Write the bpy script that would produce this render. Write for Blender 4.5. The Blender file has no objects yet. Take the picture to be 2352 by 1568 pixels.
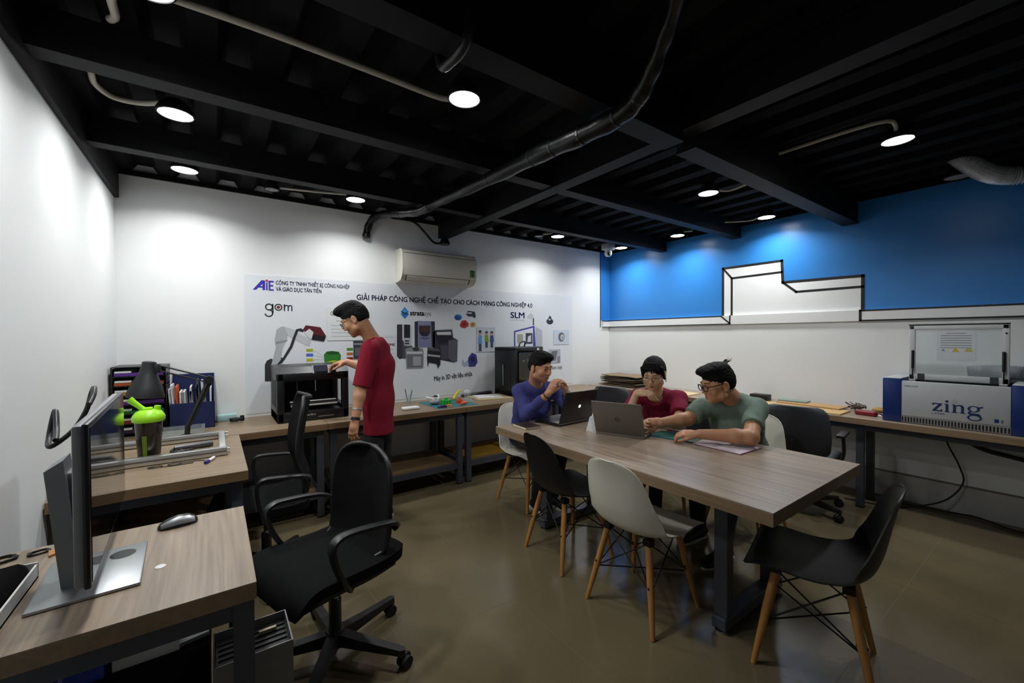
import bpy, bmesh, math, random
import numpy as np
from mathutils import Vector, Matrix, noise

# ------------------------------------------------------------------ camera, world, exposure
SC = bpy.context.scene
COL = SC.collection
PI = math.pi
R = math.radians
SC.view_settings.view_transform = 'Standard'
SC.view_settings.look = 'None'
SC.view_settings.gamma = 1.0
SC.view_settings.use_curve_mapping = False
SC.view_settings.exposure = 0.0

def make_camera():
    yaw, pit, rol = R(35.65), R(-0.78), R(-0.30)
    w = Vector((math.sin(yaw)*math.cos(pit), math.cos(yaw)*math.cos(pit), math.sin(pit)))
    r = Vector((math.cos(yaw), -math.sin(yaw), 0))
    u = r.cross(w)
    r2 = r*math.cos(rol) + u*math.sin(rol)
    u2 = u*math.cos(rol) - r*math.sin(rol)
    cam = bpy.data.cameras.new('camera')
    cam.sensor_width = 36.0
    cam.lens = 955.0/2352.0*36.0
    cam.clip_start = 0.02
    cam.clip_end = 60
    o = bpy.data.objects.new('camera', cam)
    M = Matrix((r2, u2, -w)).transposed().to_4x4()
    M.translation = Vector((0, 0, 1.44))
    o.matrix_world = M
    COL.objects.link(o)
    SC.camera = o
make_camera()

wd = bpy.data.worlds.new('world')
SC.world = wd
wd.use_nodes = True
wd.node_tree.nodes['Background'].inputs[0].default_value = (0.6, 0.7, 0.8, 1)
wd.node_tree.nodes['Background'].inputs[1].default_value = 0.02

LAMP_W = 8.2          # radiant watts of one ceiling downlight
LAMP_COL = (0.985, 0.995, 1.0)

# room metrics (metres): x along the back wall, y towards the back wall
XL, XR, YB, YF, ZC = -0.59, 4.86, 4.24, -2.20, 2.70
BZ = 0.75             # worktop height

# ------------------------------------------------------------------ materials
def nt(name):
    m = bpy.data.materials.new(name); m.use_nodes = True
    t = m.node_tree; b = t.nodes['Principled BSDF']
    return m, t, b
def srgb(h):
    if isinstance(h, str):
        h = h.lstrip('#'); h = [int(h[i:i+2], 16)/255 for i in (0, 2, 4)]
    return tuple(c/12.92 if c <= .04045 else ((c+.055)/1.055)**2.4 for c in h)
MATS = {}
def mat(name, col, rough=.5, metal=0., var=.06, scale=30., bump=0., spec=.5, coat=0., emit=0., trans=0., sheen=0., stretch=None, alpha=1., sss=0.):
    """procedural: base colour broken up by noise, optional fine bump"""
    if name in MATS: return MATS[name]
    c = srgb(col) if isinstance(col, str) else col
    m, t, b = nt(name); L = t.links; N = t.nodes
    tc = N.new('ShaderNodeTexCoord'); src = tc.outputs['Object']
    if stretch:
        mp = N.new('ShaderNodeMapping'); mp.inputs['Scale'].default_value = stretch
        L.new(src, mp.inputs['Vector']); src = mp.outputs['Vector']
    nz = N.new('ShaderNodeTexNoise'); nz.inputs['Scale'].default_value = scale; nz.inputs['Detail'].default_value = 4
    L.new(src, nz.inputs['Vector'])
    mx = N.new('ShaderNodeMix'); mx.data_type = 'RGBA'
    lo = tuple(max(0, x*(1-var)) for x in c); hi = tuple(min(1, x*(1+var)) for x in c)
    mx.inputs[6].default_value = (*lo, 1); mx.inputs[7].default_value = (*hi, 1)
    L.new(nz.outputs['Fac'], mx.inputs[0]); L.new(mx.outputs[2], b.inputs['Base Color'])
    b.inputs['Roughness'].default_value = rough; b.inputs['Metallic'].default_value = metal
    b.inputs['Specular IOR Level'].default_value = spec
    if coat: b.inputs['Coat Weight'].default_value = coat; b.inputs['Coat Roughness'].default_value = .1
    if sheen: b.inputs['Sheen Weight'].default_value = sheen
    if sss: b.inputs['Subsurface Weight'].default_value = sss; b.inputs['Subsurface Radius'].default_value = (.01, .004, .002)
    if emit: b.inputs['Emission Color'].default_value = (*c, 1); b.inputs['Emission Strength'].default_value = emit
    if trans: b.inputs['Transmission Weight'].default_value = trans
    if alpha < 1: b.inputs['Alpha'].default_value = alpha
    if bump:
        bp = N.new('ShaderNodeBump'); bp.inputs['Strength'].default_value = bump; bp.inputs['Distance'].default_value = .004
        n2 = N.new('ShaderNodeTexNoise'); n2.inputs['Scale'].default_value = scale*4; n2.inputs['Detail'].default_value = 3
        L.new(src, n2.inputs['Vector']); L.new(n2.outputs['Fac'], bp.inputs['Height']); L.new(bp.outputs['Normal'], b.inputs['Normal'])
    MATS[name] = m
    return m
def wood_mat(name, lo, hi, axis='y', rough=.42, scale=1., coat=0.0):
    """laminate wood grain running along the given axis"""
    m, t, b = nt(name); L = t.links; N = t.nodes
    tc = N.new('ShaderNodeTexCoord'); mp = N.new('ShaderNodeMapping')
    s = {'x': (2.2, 60, 60), 'y': (60, 2.2, 60), 'z': (60, 60, 2.2)}[axis]
    mp.inputs['Scale'].default_value = tuple(v*scale for v in s)
    L.new(tc.outputs['Object'], mp.inputs['Vector'])
    n1 = N.new('ShaderNodeTexNoise'); n1.inputs['Scale'].default_value = 1.0; n1.inputs['Detail'].default_value = 6; n1.inputs['Distortion'].default_value = .6
    L.new(mp.outputs['Vector'], n1.inputs['Vector'])
    mp2 = N.new('ShaderNodeMapping'); mp2.inputs['Scale'].default_value = tuple(v*scale*.16 for v in s)
    L.new(tc.outputs['Object'], mp2.inputs['Vector'])
    n2 = N.new('ShaderNodeTexNoise'); n2.inputs['Scale'].default_value = 1.0; n2.inputs['Detail'].default_value = 3; n2.inputs['Distortion'].default_value = 1.2
    L.new(mp2.outputs['Vector'], n2.inputs['Vector'])
    ad = N.new('ShaderNodeMath'); ad.operation = 'MULTIPLY_ADD'; ad.inputs[1].default_value = .55; L.new(n1.outputs['Fac'], ad.inputs[0])
    ml = N.new('ShaderNodeMath'); ml.operation = 'MULTIPLY'; ml.inputs[1].default_value = .45; L.new(n2.outputs['Fac'], ml.inputs[0]); L.new(ml.outputs[0], ad.inputs[2])
    cr = N.new('ShaderNodeValToRGB'); cr.color_ramp.elements[0].position = .36; cr.color_ramp.elements[1].position = .64
    cr.color_ramp.elements[0].color = (*srgb(lo), 1); cr.color_ramp.elements[1].color = (*srgb(hi), 1)
    L.new(ad.outputs[0], cr.inputs['Fac']); L.new(cr.outputs['Color'], b.inputs['Base Color'])
    b.inputs['Roughness'].default_value = rough
    if coat: b.inputs['Coat Weight'].default_value = coat; b.inputs['Coat Roughness'].default_value = .2
    MATS[name] = m
    return m

# ------------------------------------------------------------------ geometry helpers: everything is (verts, faces)
class G:
    def __init__(s): s.v = []; s.f = []
    def add(s, v, f):
        o = len(s.v); s.v += [tuple(map(float, p)) for p in v]; s.f += [tuple(i+o for i in q) for q in f]; return s
    def box(s, x0, x1, y0, y1, z0, z1):
        return s.add([(x0,y0,z0),(x1,y0,z0),(x1,y1,z0),(x0,y1,z0),(x0,y0,z1),(x1,y0,z1),(x1,y1,z1),(x0,y1,z1)],
                     [(3,2,1,0),(4,5,6,7),(0,1,5,4),(1,2,6,5),(2,3,7,6),(3,0,4,7)])
    def rbox(s, x0, x1, y0, y1, z0, z1, r=.01, n=2):
        bm = bmesh.new(); bmesh.ops.create_cube(bm, size=1)
        for v in bm.verts: v.co = ((x0+x1)/2+v.co.x*(x1-x0), (y0+y1)/2+v.co.y*(y1-y0), (z0+z1)/2+v.co.z*(z1-z0))
        bmesh.ops.bevel(bm, geom=bm.edges[:], offset=min(r, .49*min(x1-x0, y1-y0, z1-z0)), segments=n, profile=.5, affect='EDGES')
        s.bm(bm); return s
    def bm(s, bm):
        bm.verts.index_update(); s.add([v.co[:] for v in bm.verts], [[v.index for v in f.verts] for f in bm.faces]); bm.free(); return s
    def cyl(s, p0, p1, r0, r1=None, n=16, caps=True):
        r1 = r0 if r1 is None else r1
        p0, p1 = Vector(p0), Vector(p1); d = (p1-p0).normalized()
        a = d.orthogonal().normalized(); b = d.cross(a); v = []; f = []
        for p, r in ((p0, r0), (p1, r1)):
            for i in range(n):
                t = 2*PI*i/n; v.append(p + a*(r*math.cos(t)) + b*(r*math.sin(t)))
        for i in range(n): j = (i+1) % n; f.append((i, j, n+j, n+i))
        if caps: f.append(tuple(range(n))[::-1]); f.append(tuple(range(n, 2*n)))
        return s.add(v, f)
    def tube(s, pts, r, n=8, caps=True, sub=0):
        P = [Vector(p) for p in pts]
        if sub: P = smooth_path(P, sub)
        rs = r if isinstance(r, (list, tuple)) else [r]*len(P)
        if len(rs) != len(P): rs = [rs[min(len(rs)-1, int(i*(len(rs)-1)/max(1, len(P)-1)+.5))] for i in range(len(P))]
        v = []; f = []; a = None
        for i, p in enumerate(P):
            d = (P[min(i+1, len(P)-1)] - P[max(i-1, 0)])
            d = d.normalized() if d.length > 1e-9 else Vector((0, 0, 1))
            if a is None: a = d.orthogonal().normalized()
            else:
                a = a - d*a.dot(d); a = a.normalized() if a.length > 1e-6 else d.orthogonal().normalized()
            b = d.cross(a)
            for k in range(n):
                t = 2*PI*k/n; v.append(p + (a*math.cos(t)+b*math.sin(t))*rs[i])
        for i in range(len(P)-1):
            for k in range(n):
                j = (k+1) % n; f.append((i*n+k, i*n+j, (i+1)*n+j, (i+1)*n+k))
        if caps: f.append(tuple(range(n))[::-1]); f.append(tuple(range((len(P)-1)*n, len(P)*n)))
        return s.add(v, f)
    def lathe(s, prof, n=24, c=(0, 0, 0), axis='z'):
        v = []; f = []
        for r, z in prof:
            for i in range(n):
                t = 2*PI*i/n; x, y = r*math.cos(t), r*math.sin(t)
                p = {'z': (x, y, z), 'y': (x, z, -y), 'x': (z, x, y)}[axis]
                v.append((c[0]+p[0], c[1]+p[1], c[2]+p[2]))
        for k in range(len(prof)-1):
            for i in range(n): j = (i+1) % n; f.append((k*n+i, k*n+j, (k+1)*n+j, (k+1)*n+i))
        if prof[0][0] > 1e-6: f.append(tuple(range(n))[::-1])
        if prof[-1][0] > 1e-6: f.append(tuple(range((len(prof)-1)*n, len(prof)*n)))
        return s.add(v, f)
    def prism(s, poly, plane, d0, d1):
        """2-D polygon extruded: plane 'xz' (along y), 'yz' (along x), 'xy' (along z)"""
        n = len(poly)
        P = {'xz': lambda a, b, d: (a, d, b), 'yz': lambda a, b, d: (d, a, b), 'xy': lambda a, b, d: (a, b, d)}[plane]
        v = [P(a, b, d0) for a, b in poly] + [P(a, b, d1) for a, b in poly]
        f = [tuple(range(n))[::-1], tuple(range(n, 2*n))] + [(i, (i+1) % n, n+(i+1) % n, n+i) for i in range(n)]
        return s.add(v, f)
    def loft(s, rings, close=True, caps=True):
        n = len(rings[0]); v = [p for r in rings for p in r]; f = []
        for k in range(len(rings)-1):
            for i in range(n if close else n-1):
                j = (i+1) % n; f.append((k*n+i, k*n+j, (k+1)*n+j, (k+1)*n+i))
        if caps and close: f.append(tuple(range(n))[::-1]); f.append(tuple(range((len(rings)-1)*n, len(rings)*n)))
        return s.add(v, f)
    def xf(s, M):
        s.v = [tuple(M @ Vector(p)) for p in s.v]; return s
def smooth_path(P, sub):
    out = []
    for i in range(len(P)-1):
        p0, p1, p2, p3 = P[max(i-1, 0)], P[i], P[i+1], P[min(i+2, len(P)-1)]
        for k in range(sub):
            t = k/sub
            out.append(.5*((2*p1) + (p2-p0)*t + (2*p0-5*p1+4*p2-p3)*t*t + (3*p1-p0-3*p2+p3)*t**3))
    out.append(P[-1]); return out
def T(x=0, y=0, z=0, rz=0, rx=0, ry=0):
    return Matrix.Translation((x, y, z)) @ Matrix.Rotation(rz, 4, 'Z') @ Matrix.Rotation(ry, 4, 'Y') @ Matrix.Rotation(rx, 4, 'X')

def mesh_of(name, g, smooth=None, flip=False):
    me = bpy.data.meshes.new(name); me.from_pydata(g.v, [], g.f)
    bm = bmesh.new(); bm.from_mesh(me); bmesh.ops.recalc_face_normals(bm, faces=bm.faces[:])
    if flip: bmesh.ops.reverse_faces(bm, faces=bm.faces[:])
    bm.to_mesh(me); bm.free()
    if smooth is not None:
        me.shade_smooth()
        if smooth < 179: me.set_sharp_from_angle(angle=R(smooth))
    return me
def obj(name, g, m, parent=None, smooth=None, label=None):
    me = mesh_of(name, g, smooth)
    for x in (m if isinstance(m, (list, tuple)) else [m]): me.materials.append(x)
    o = bpy.data.objects.new(name, me); COL.objects.link(o)
    if parent: o.parent = parent
    if label: o['label'] = label
    return o
def tag(o, label, cat, group=None):
    o['label'] = label; o['category'] = cat
    if group: o['group'] = group
    return o
def thing(name, label, cat, loc=(0, 0, 0), rz=0, group=None):
    o = bpy.data.objects.new(name, None); o.empty_display_size = .05; COL.objects.link(o)
    o.location = loc; o.rotation_euler = (0, 0, rz)
    return tag(o, label, cat, group)
def struct(name, g, m, smooth=None):
    o = obj(name, g, m, None, smooth); o['kind'] = 'structure'; return o
def dup(root, loc, rz, label=None, group=None):
    r = root.copy(); COL.objects.link(r); r.location = loc; r.rotation_euler = (0, 0, rz)
    if label: r['label'] = label
    if group: r['group'] = group
    for ch in list(root.children):
        c = ch.copy(); COL.objects.link(c); c.parent = r
        for q in list(ch.children):
            d = q.copy(); COL.objects.link(d); d.parent = c
    return r
def text_geo(body, size, align='LEFT', shear=0, bold=0, extrude=.0006, sx=1.):
    """lettering as a mesh in the xz plane (front towards -y), origin on the baseline"""
    cu = bpy.data.curves.new('lettering', 'FONT'); cu.body = body; cu.size = size; cu.align_x = align
    cu.shear = shear; cu.offset = bold; cu.extrude = extrude; cu.resolution_u = 3
    o = bpy.data.objects.new('lettering', cu); COL.objects.link(o)
    dg = bpy.context.evaluated_depsgraph_get(); me = bpy.data.meshes.new_from_object(o.evaluated_get(dg))
    g = G(); g.add([(p.co.x*sx, -p.co.z, p.co.y) for p in me.vertices], [tuple(f.vertices) for f in me.polygons])
    bpy.data.objects.remove(o); bpy.data.curves.remove(cu); bpy.data.meshes.remove(me)
    return g
def gwidth(g): xs = [p[0] for p in g.v]; return min(xs), max(xs)
# ------------------------------------------------------------------ the setting
def wall_material(name, col, rough=.55, stain=.0, spec=.4):
    m, t, b = nt(name); L = t.links; N = t.nodes; c = srgb(col)
    tc = N.new('ShaderNodeTexCoord')
    n1 = N.new('ShaderNodeTexNoise'); n1.inputs['Scale'].default_value = 1.7; n1.inputs['Detail'].default_value = 5
    L.new(tc.outputs['Object'], n1.inputs['Vector'])
    mx = N.new('ShaderNodeMix'); mx.data_type = 'RGBA'
    mx.inputs[6].default_value = (*[x*(.94-stain) for x in c], 1); mx.inputs[7].default_value = (*[min(1, x*1.04) for x in c], 1)
    L.new(n1.outputs['Fac'], mx.inputs[0]); L.new(mx.outputs[2], b.inputs['Base Color'])
    b.inputs['Roughness'].default_value = rough; b.inputs['Specular IOR Level'].default_value = spec
    bp = N.new('ShaderNodeBump'); bp.inputs['Strength'].default_value = .08; bp.inputs['Distance'].default_value = .003
    n2 = N.new('ShaderNodeTexNoise'); n2.inputs['Scale'].default_value = 60; n2.inputs['Detail'].default_value = 4
    L.new(tc.outputs['Object'], n2.inputs['Vector']); L.new(n2.outputs['Fac'], bp.inputs['Height']); L.new(bp.outputs['Normal'], b.inputs['Normal'])
    MATS[name] = m; return m
M_wall = wall_material('white_wall_paint', '#e9ebea')
M_blue = wall_material('blue_wall_paint', '#3281cc', rough=.32, spec=.5)
M_line = mat('black_paint_line', '#0b0c0f', .5)
M_ceil = mat('black_ceiling_paint', '#0b0c0d', .75, var=.2, scale=3, spec=.12)
M_beam = mat('black_beam_paint', '#121315', .6, var=.2, scale=4, spec=.2)
def floor_material():
    m, t, b = nt('floor_tile'); L = t.links; N = t.nodes
    tc = N.new('ShaderNodeTexCoord')
    oi = N.new('ShaderNodeObjectInfo')
    ad = N.new('ShaderNodeVectorMath'); ad.operation = 'ADD'; L.new(tc.outputs['Object'], ad.inputs[0]); L.new(oi.outputs['Location'], ad.inputs[1])
    n1 = N.new('ShaderNodeTexNoise'); n1.inputs['Scale'].default_value = 1.3; n1.inputs['Detail'].default_value = 6
    L.new(ad.outputs[0], n1.inputs['Vector'])
    n2 = N.new('ShaderNodeTexNoise'); n2.inputs['Scale'].default_value = 160; n2.inputs['Detail'].default_value = 2
    L.new(ad.outputs[0], n2.inputs['Vector'])
    cr = N.new('ShaderNodeValToRGB'); cr.color_ramp.elements[0].position = .3; cr.color_ramp.elements[1].position = .72
    cr.color_ramp.elements[0].color = (*srgb('#695e48'), 1); cr.color_ramp.elements[1].color = (*srgb('#7b6f54'), 1)
    L.new(n1.outputs['Fac'], cr.inputs['Fac'])
    mx = N.new('ShaderNodeMix'); mx.data_type = 'RGBA'; mx.blend_type = 'MULTIPLY'; mx.inputs[0].default_value = .35
    L.new(cr.outputs['Color'], mx.inputs[6]); L.new(n2.outputs['Color'], mx.inputs[7])
    L.new(mx.outputs[2], b.inputs['Base Color'])
    rr = N.new('ShaderNodeMapRange'); rr.inputs[3].default_value = .10; rr.inputs[4].default_value = .24
    L.new(n1.outputs['Fac'], rr.inputs[0]); L.new(rr.outputs[0], b.inputs['Roughness'])
    b.inputs['Specular IOR Level'].default_value = .5
    MATS['floor_tile'] = m; return m
M_tile = floor_material()
M_joint = mat('pale_tile_joint', '#8a7d63', .6)

# floor: screed slab with a grid of 0.6 m tiles
floor = struct('floor', G().box(XL, XR, YF, YB, -.06, -.0005), M_joint)
tile_cache = {}
def grid(start, step, lo, hi):
    k = math.ceil((lo-start)/step); out = [lo]
    while start+k*step < hi-1e-6:
        if start+k*step > lo+1e-6: out.append(start+k*step)
        k += 1
    return out+[hi]
gx = grid(.70, .62, XL, XR); gy = grid(.605, .614, YF, YB)
for i in range(len(gx)-1):
    for j in range(len(gy)-1):
        w_, h_ = gx[i+1]-gx[i], gy[j+1]-gy[j]
        key = (round(w_, 3), round(h_, 3))
        if key not in tile_cache:
            e = .0006
            g = G().add([(-w_/2+e,-h_/2+e,-.01),(w_/2-e,-h_/2+e,-.01),(w_/2-e,h_/2-e,-.01),(-w_/2+e,h_/2-e,-.01),
                         (-w_/2+e,-h_/2+e,0),(w_/2-e,-h_/2+e,0),(w_/2-e,h_/2-e,0),(-w_/2+e,h_/2-e,0)],
                        [(3,2,1,0),(4,5,6,7),(0,1,5,4),(1,2,6,5),(2,3,7,6),(3,0,4,7)])
            me = mesh_of('tile', g); me.materials.append(M_tile); tile_cache[key] = me
        o = bpy.data.objects.new('tile', tile_cache[key]); COL.objects.link(o)
        o.location = ((gx[i]+gx[i+1])/2, (gy[j]+gy[j+1])/2, 0); o.parent = floor

# walls
TH = .12
struct('wall_left', G().box(XL-TH, XL, YF, YB, 0, ZC+.1), M_wall)
wall_back = struct('wall_back', G().box(XL-TH, XR+TH, YB, YB+TH, 0, ZC+.1), M_wall)
struct('wall_front', G().box(XL-TH, XR+TH, YF-TH, YF, 0, ZC+.1), M_wall)
# right wall: main slab, the lower part a little proud, and a ledge between them
wall_right = struct('wall_right', G().box(XR, XR+TH, YF, YB, 0, ZC+.1), M_wall)
obj('dado', G().box(XR-.016, XR, YF, YB, .232, 1.56), M_wall, wall_right)
obj('plinth', G().box(XR-.02, XR, YF, YB, 0, .215), mat('dirty_plinth_paint', '#c2c2bd', .6, var=.2, scale=6), wall_right)
obj('groove', G().box(XR-.008, XR, YF, YB, .215, .232), mat('groove_grey', '#7a776c', .8, var=.3, scale=12), wall_right)  # recessed strip in a mottled grey, darker than the wall paint
obj('ledge', G().box(XR-.035, XR, YF, YB, 1.56, 1.66), M_wall, wall_right)
# blue field of the mural, on the right wall and the last hand's width of the back wall
EP = .0015
obj('blue_field', G().box(XR-EP, XR, YF, YB, 1.66, ZC+.02), M_blue, wall_right, label='blue painted upper wall')
obj('blue_field', G().box(4.655, XR-EP, YB-EP, YB, 1.66, ZC+.02), M_blue, wall_back, label='blue painted strip at the corner')
obj('ledge', G().box(4.69, XR-.035, YB-.02, YB, 1.56, 1.66), M_wall, wall_back)
def yz_poly(poly, x0=XR-.003, x1=XR-EP):
    return G().prism(poly, 'yz', x0, x1)
obj('white_shape', yz_poly([(2.523, 1.66), (2.523, 2.213), (1.903, 2.213), (1.890, 1.98), (1.231, 1.976), (1.231, 1.66)]), M_wall, wall_right, label='white block shape painted on the blue wall')
def band(pts, w=.022, x=XR-.0045):
    """a painted black line through (y, z) points"""
    g = G()
    for (a, b), (c, d) in zip(pts[:-1], pts[1:]):
        L = math.hypot(c-a, d-b); ux, uy = (c-a)/L, (d-b)/L; ex, ey = ux*w/2, uy*w/2; nx_, ny_ = -uy*w/2, ux*w/2
        g.prism([(a-ex+nx_, b-ey+ny_), (c+ex+nx_, d+ey+ny_), (c+ex-nx_, d+ey-ny_), (a-ex-nx_, b-ey-ny_)], 'yz', x, x+.0025)
    return g
W_ = wall_right
def painted(pts, x=XR-.0045, w=.022): obj('painted_line', band(pts, w, x), M_line, W_)
painted([(2.523, 1.66), (2.523, 2.213), (1.903, 2.213), (1.893, 1.985), (1.231, 1.976), (1.231, 1.66)], w=.026)
painted([(2.523, 2.213), (2.422, 2.089), (1.903, 2.095)])
painted([(2.422, 2.089), (2.422, 1.66)])
painted([(1.893, 1.985), (1.769, 1.876), (1.231, 1.876)])
LX = XR-.0365
painted([(YB-.02, 1.656), (2.530, 1.656)], LX, .012); painted([(YB-.02, 1.563), (2.44, 1.563)], LX, .012)
painted([(2.530, 1.656), (2.425, 1.567)], LX, .016); painted([(2.43, 1.566), (2.425, 1.656)], LX, .016)
painted([(1.24, 1.654), (YF+.2, 1.654)], LX, .014); painted([(1.24, 1.563), (YF+.2, 1.563)], LX, .014); painted([(1.24, 1.566), (1.24, 1.654)], LX, .02)
def xz_band(x0, x1, z0, z1, y=YB-.0045): obj('painted_line', G().box(x0, x1, y, y+.003, z0, z1), M_line, wall_back)
xz_band(4.645, 4.657, 1.56, ZC)
xz_band(4.66, XR-.035, 1.648, 1.66, YB-.0235); xz_band(4.66, XR-.035, 1.56, 1.568, YB-.0235)

# ceiling: trapezoidal steel deck with ribs along y
g = G(); pitch = .26; n = int((XR-XL)/pitch)+1; prof = []
for i in range(n+1):
    x = XL + i*pitch
    prof += [(x, ZC), (x+.10, ZC), (x+.135, ZC+.055), (x+.225, ZC+.055)]
prof = [(min(x, XR), z) for x, z in prof if x <= XR+.04]
poly = prof + [(XR, ZC+.12), (XL, ZC+.12)]
clean = [poly[0]]
for p in poly[1:]:
    if (p[0]-clean[-1][0])**2+(p[1]-clean[-1][1])**2 > 1e-8: clean.append(p)
ceiling = struct('ceiling', g.prism(clean, 'xz', YF, YB), M_ceil)

# beams: box sections with a lighter lower flange
def beam_x(x0, x1, y0, y1, zb, k):
    o = struct('trim_%d' % k, G().box(x0, x1, y0, y1, zb, ZC), M_beam)
    obj('flange', G().box(x0, x1, y0-.006, y1+.006, zb-.006, zb+.004), M_beam, o)
    return o
def beam_y(x0, x1, y0, y1, zb, k):
    o = struct('trim_%d' % k, G().box(x0, x1, y0, y1, zb, ZC), M_beam)
    obj('flange', G().box(x0-.006, x1+.006, y0, y1, zb-.006, zb+.004), M_beam, o)
    return o
beam_y(2.04, 2.14, YF, YB, 2.532, 1)                                   # main rail between the two bays
for k, (y0, y1, zb) in enumerate([(3.27, 3.35, 2.545), (2.32, 2.41, 2.54), (1.27, 1.38, 2.468)]):
    beam_x(XL, 2.034, y0, y1, zb, 2+2*k); beam_x(2.146, XR, y0, y1, zb, 3+2*k)
struct('trim_10', G().box(XL, XL+.028, YF, YB, 2.486, ZC), M_beam)      # angle along the left wall
struct('trim_11', G().box(XL, XR, YB-.03, YB, 2.665, ZC), M_ceil)       # angle along the back wall
struct('trim_12', G().box(XR-.03, XR, YF, YB, 2.66, ZC), M_ceil)
struct('trim_13', G().box(XL, XR, YF, YF+.03, 2.62, ZC), M_ceil)
# ------------------------------------------------------------------ ceiling lamps and runs
M_lampwhite = mat('lamp_white_plastic', '#e8e8e6', .4)
M_glow = mat('lamp_diffuser_lit', '#ffffff', .5, var=0, emit=22)
M_off = mat('lamp_diffuser_unlit', '#8d8f8f', .5)
M_conduit = mat('cream_conduit', '#b9b3a6', .5)
M_blackplastic = mat('black_plastic', '#121315', .38, var=.15, scale=40)
LZ = 2.625
def downlight(x, y, label, lit=True, r=.075, z=LZ):
    t = thing('ceiling_lamp', label, 'lamp', (x, y, z), 0, 'round ceiling downlights')
    obj('housing', G().lathe([(r*.55, .07), (r*.9, .045), (r*1.12, .012), (r*1.12, 0), (r*1.02, -.004), (r*1.0, .004)], 28), M_beam, t, 40)
    obj('diffuser', G().lathe([(r*.0, -.001), (r*.98, -.001), (r*.98, .003), (0, .003)], 28), M_glow if lit else M_off, t)
    obj('stem', G().cyl((0, 0, .06), (0, 0, .085 if z < 2.5 else ZC-z), .012), M_blackplastic, t, 40)
    if lit:
        li = bpy.data.lights.new('downlight', 'AREA'); li.shape = 'DISK'; li.size = r*1.9; li.energy = LAMP_W; li.spread = R(143); li.color = LAMP_COL
        lo = bpy.data.objects.new('downlight', li); COL.objects.link(lo); lo.parent = t; lo.location = (0, 0, -.006)
    return t
downlight(-.15, 2.846, 'lit ceiling lamp on the curved cream conduit near the left wall')
downlight(-.153, 3.752, 'lit ceiling lamp in the back left corner above the paper trays')
downlight(1.034, 1.839, 'large bright ceiling lamp at the end of the long straight conduit')
downlight(1.014, 3.726, 'lit ceiling lamp by the back wall, just left of the black hose end')
downlight(3.36, 3.735, 'lit ceiling lamp by the back wall, right of the air conditioner')
downlight(4.51, 3.731, 'lit ceiling lamp right beside the dome security camera')
downlight(4.514, 2.892, 'lit ceiling lamp by the blue wall, nearest the dome camera lamp')
downlight(4.557, 1.928, 'lit ceiling lamp by the blue wall above the white painted block')
downlight(3.381, 1.881, 'lit ceiling lamp above the meeting table with a curved cream conduit')
downlight(3.42, .702, 'lit ceiling lamp at far right with a bent straight conduit')
downlight(-.17, 1.86, 'lit ceiling lamp over the computer desk at the top left edge')
downlight(.398, 3.90, 'small unlit downlight by the back wall, left of the black hose', False, .05, 2.64)
downlight(2.06, 4.12, 'small unlit downlight at the wall under the main beam', False, .05, 2.44)
downlight(3.204, 3.90, 'small unlit downlight by the back wall above the poster title', False, .05, 2.64)
downlight(4.594, .60, 'unlit grey downlight under the ceiling beside the silver duct', False, .075)
def conduit(name, pts, r, label, m=None, sub=6):
    return tag(obj(name, G().tube(pts, r, 10, sub=sub), m or M_conduit, None, 60), label, 'conduit')
conduit('conduit', [(-.44, 2.62, 2.68), (-.447, 2.72, 2.665), (-.447, 2.805, 2.66), (-.40, 2.90, 2.66), (-.30, 2.895, 2.66), (-.205, 2.84, 2.665)], .013, 'curved cream conduit under the second ceiling beam leading to a lamp')
conduit('conduit', [(-.40, 1.97, 2.672), (.14, 1.95, 2.672), (.62, 1.96, 2.672), (.97, 1.965, 2.668), (1.02, 1.90, 2.668)], .014, 'long straight cream conduit crossing the ceiling at top left', sub=4)
conduit('conduit', [(-.25, 1.90, 2.645), (-.28, 2.03, 2.640), (-.285, 2.14, 2.645), (-.31, 2.22, 2.67)], .014, 'short cream conduit stub at the top left edge')
conduit('conduit', [(.44, 3.90, 2.664), (.6, 3.83, 2.655), (.8, 3.77, 2.655), (.95, 3.73, 2.66)], .009, 'thin cream conduit between the two lamps by the back wall')
conduit('conduit', [(3.22, 3.90, 2.66), (3.24, 3.80, 2.652), (3.30, 3.74, 2.66)], .009, 'short cream conduit at the lamp right of the air conditioner')
conduit('conduit', [(3.38, 1.83, 2.67), (3.46, 1.84, 2.66), (3.56, 1.79, 2.66), (3.55, 1.64, 2.67)], .010, 'curved cream conduit beside the lamp over the meeting table')
conduit('conduit', [(4.56, 1.98, 2.655), (4.62, 2.09, 2.645), (4.56, 2.2, 2.645), (4.48, 2.31, 2.65)], .009, 'curved cream conduit at the lamp above the white painted block')
conduit('conduit', [(3.14, 1.25, 2.67), (3.14, .87, 2.67), (3.18, .70, 2.67), (3.28, .685, 2.67), (3.37, .70, 2.67)], .011, 'bent cream conduit leading to the lamp at far right', sub=3)
conduit('conduit', [(4.52, 2.86, 2.66), (4.58, 2.74, 2.66)], .008, 'tiny cream conduit at the lamp nearest the dome camera lamp', sub=2)

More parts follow.
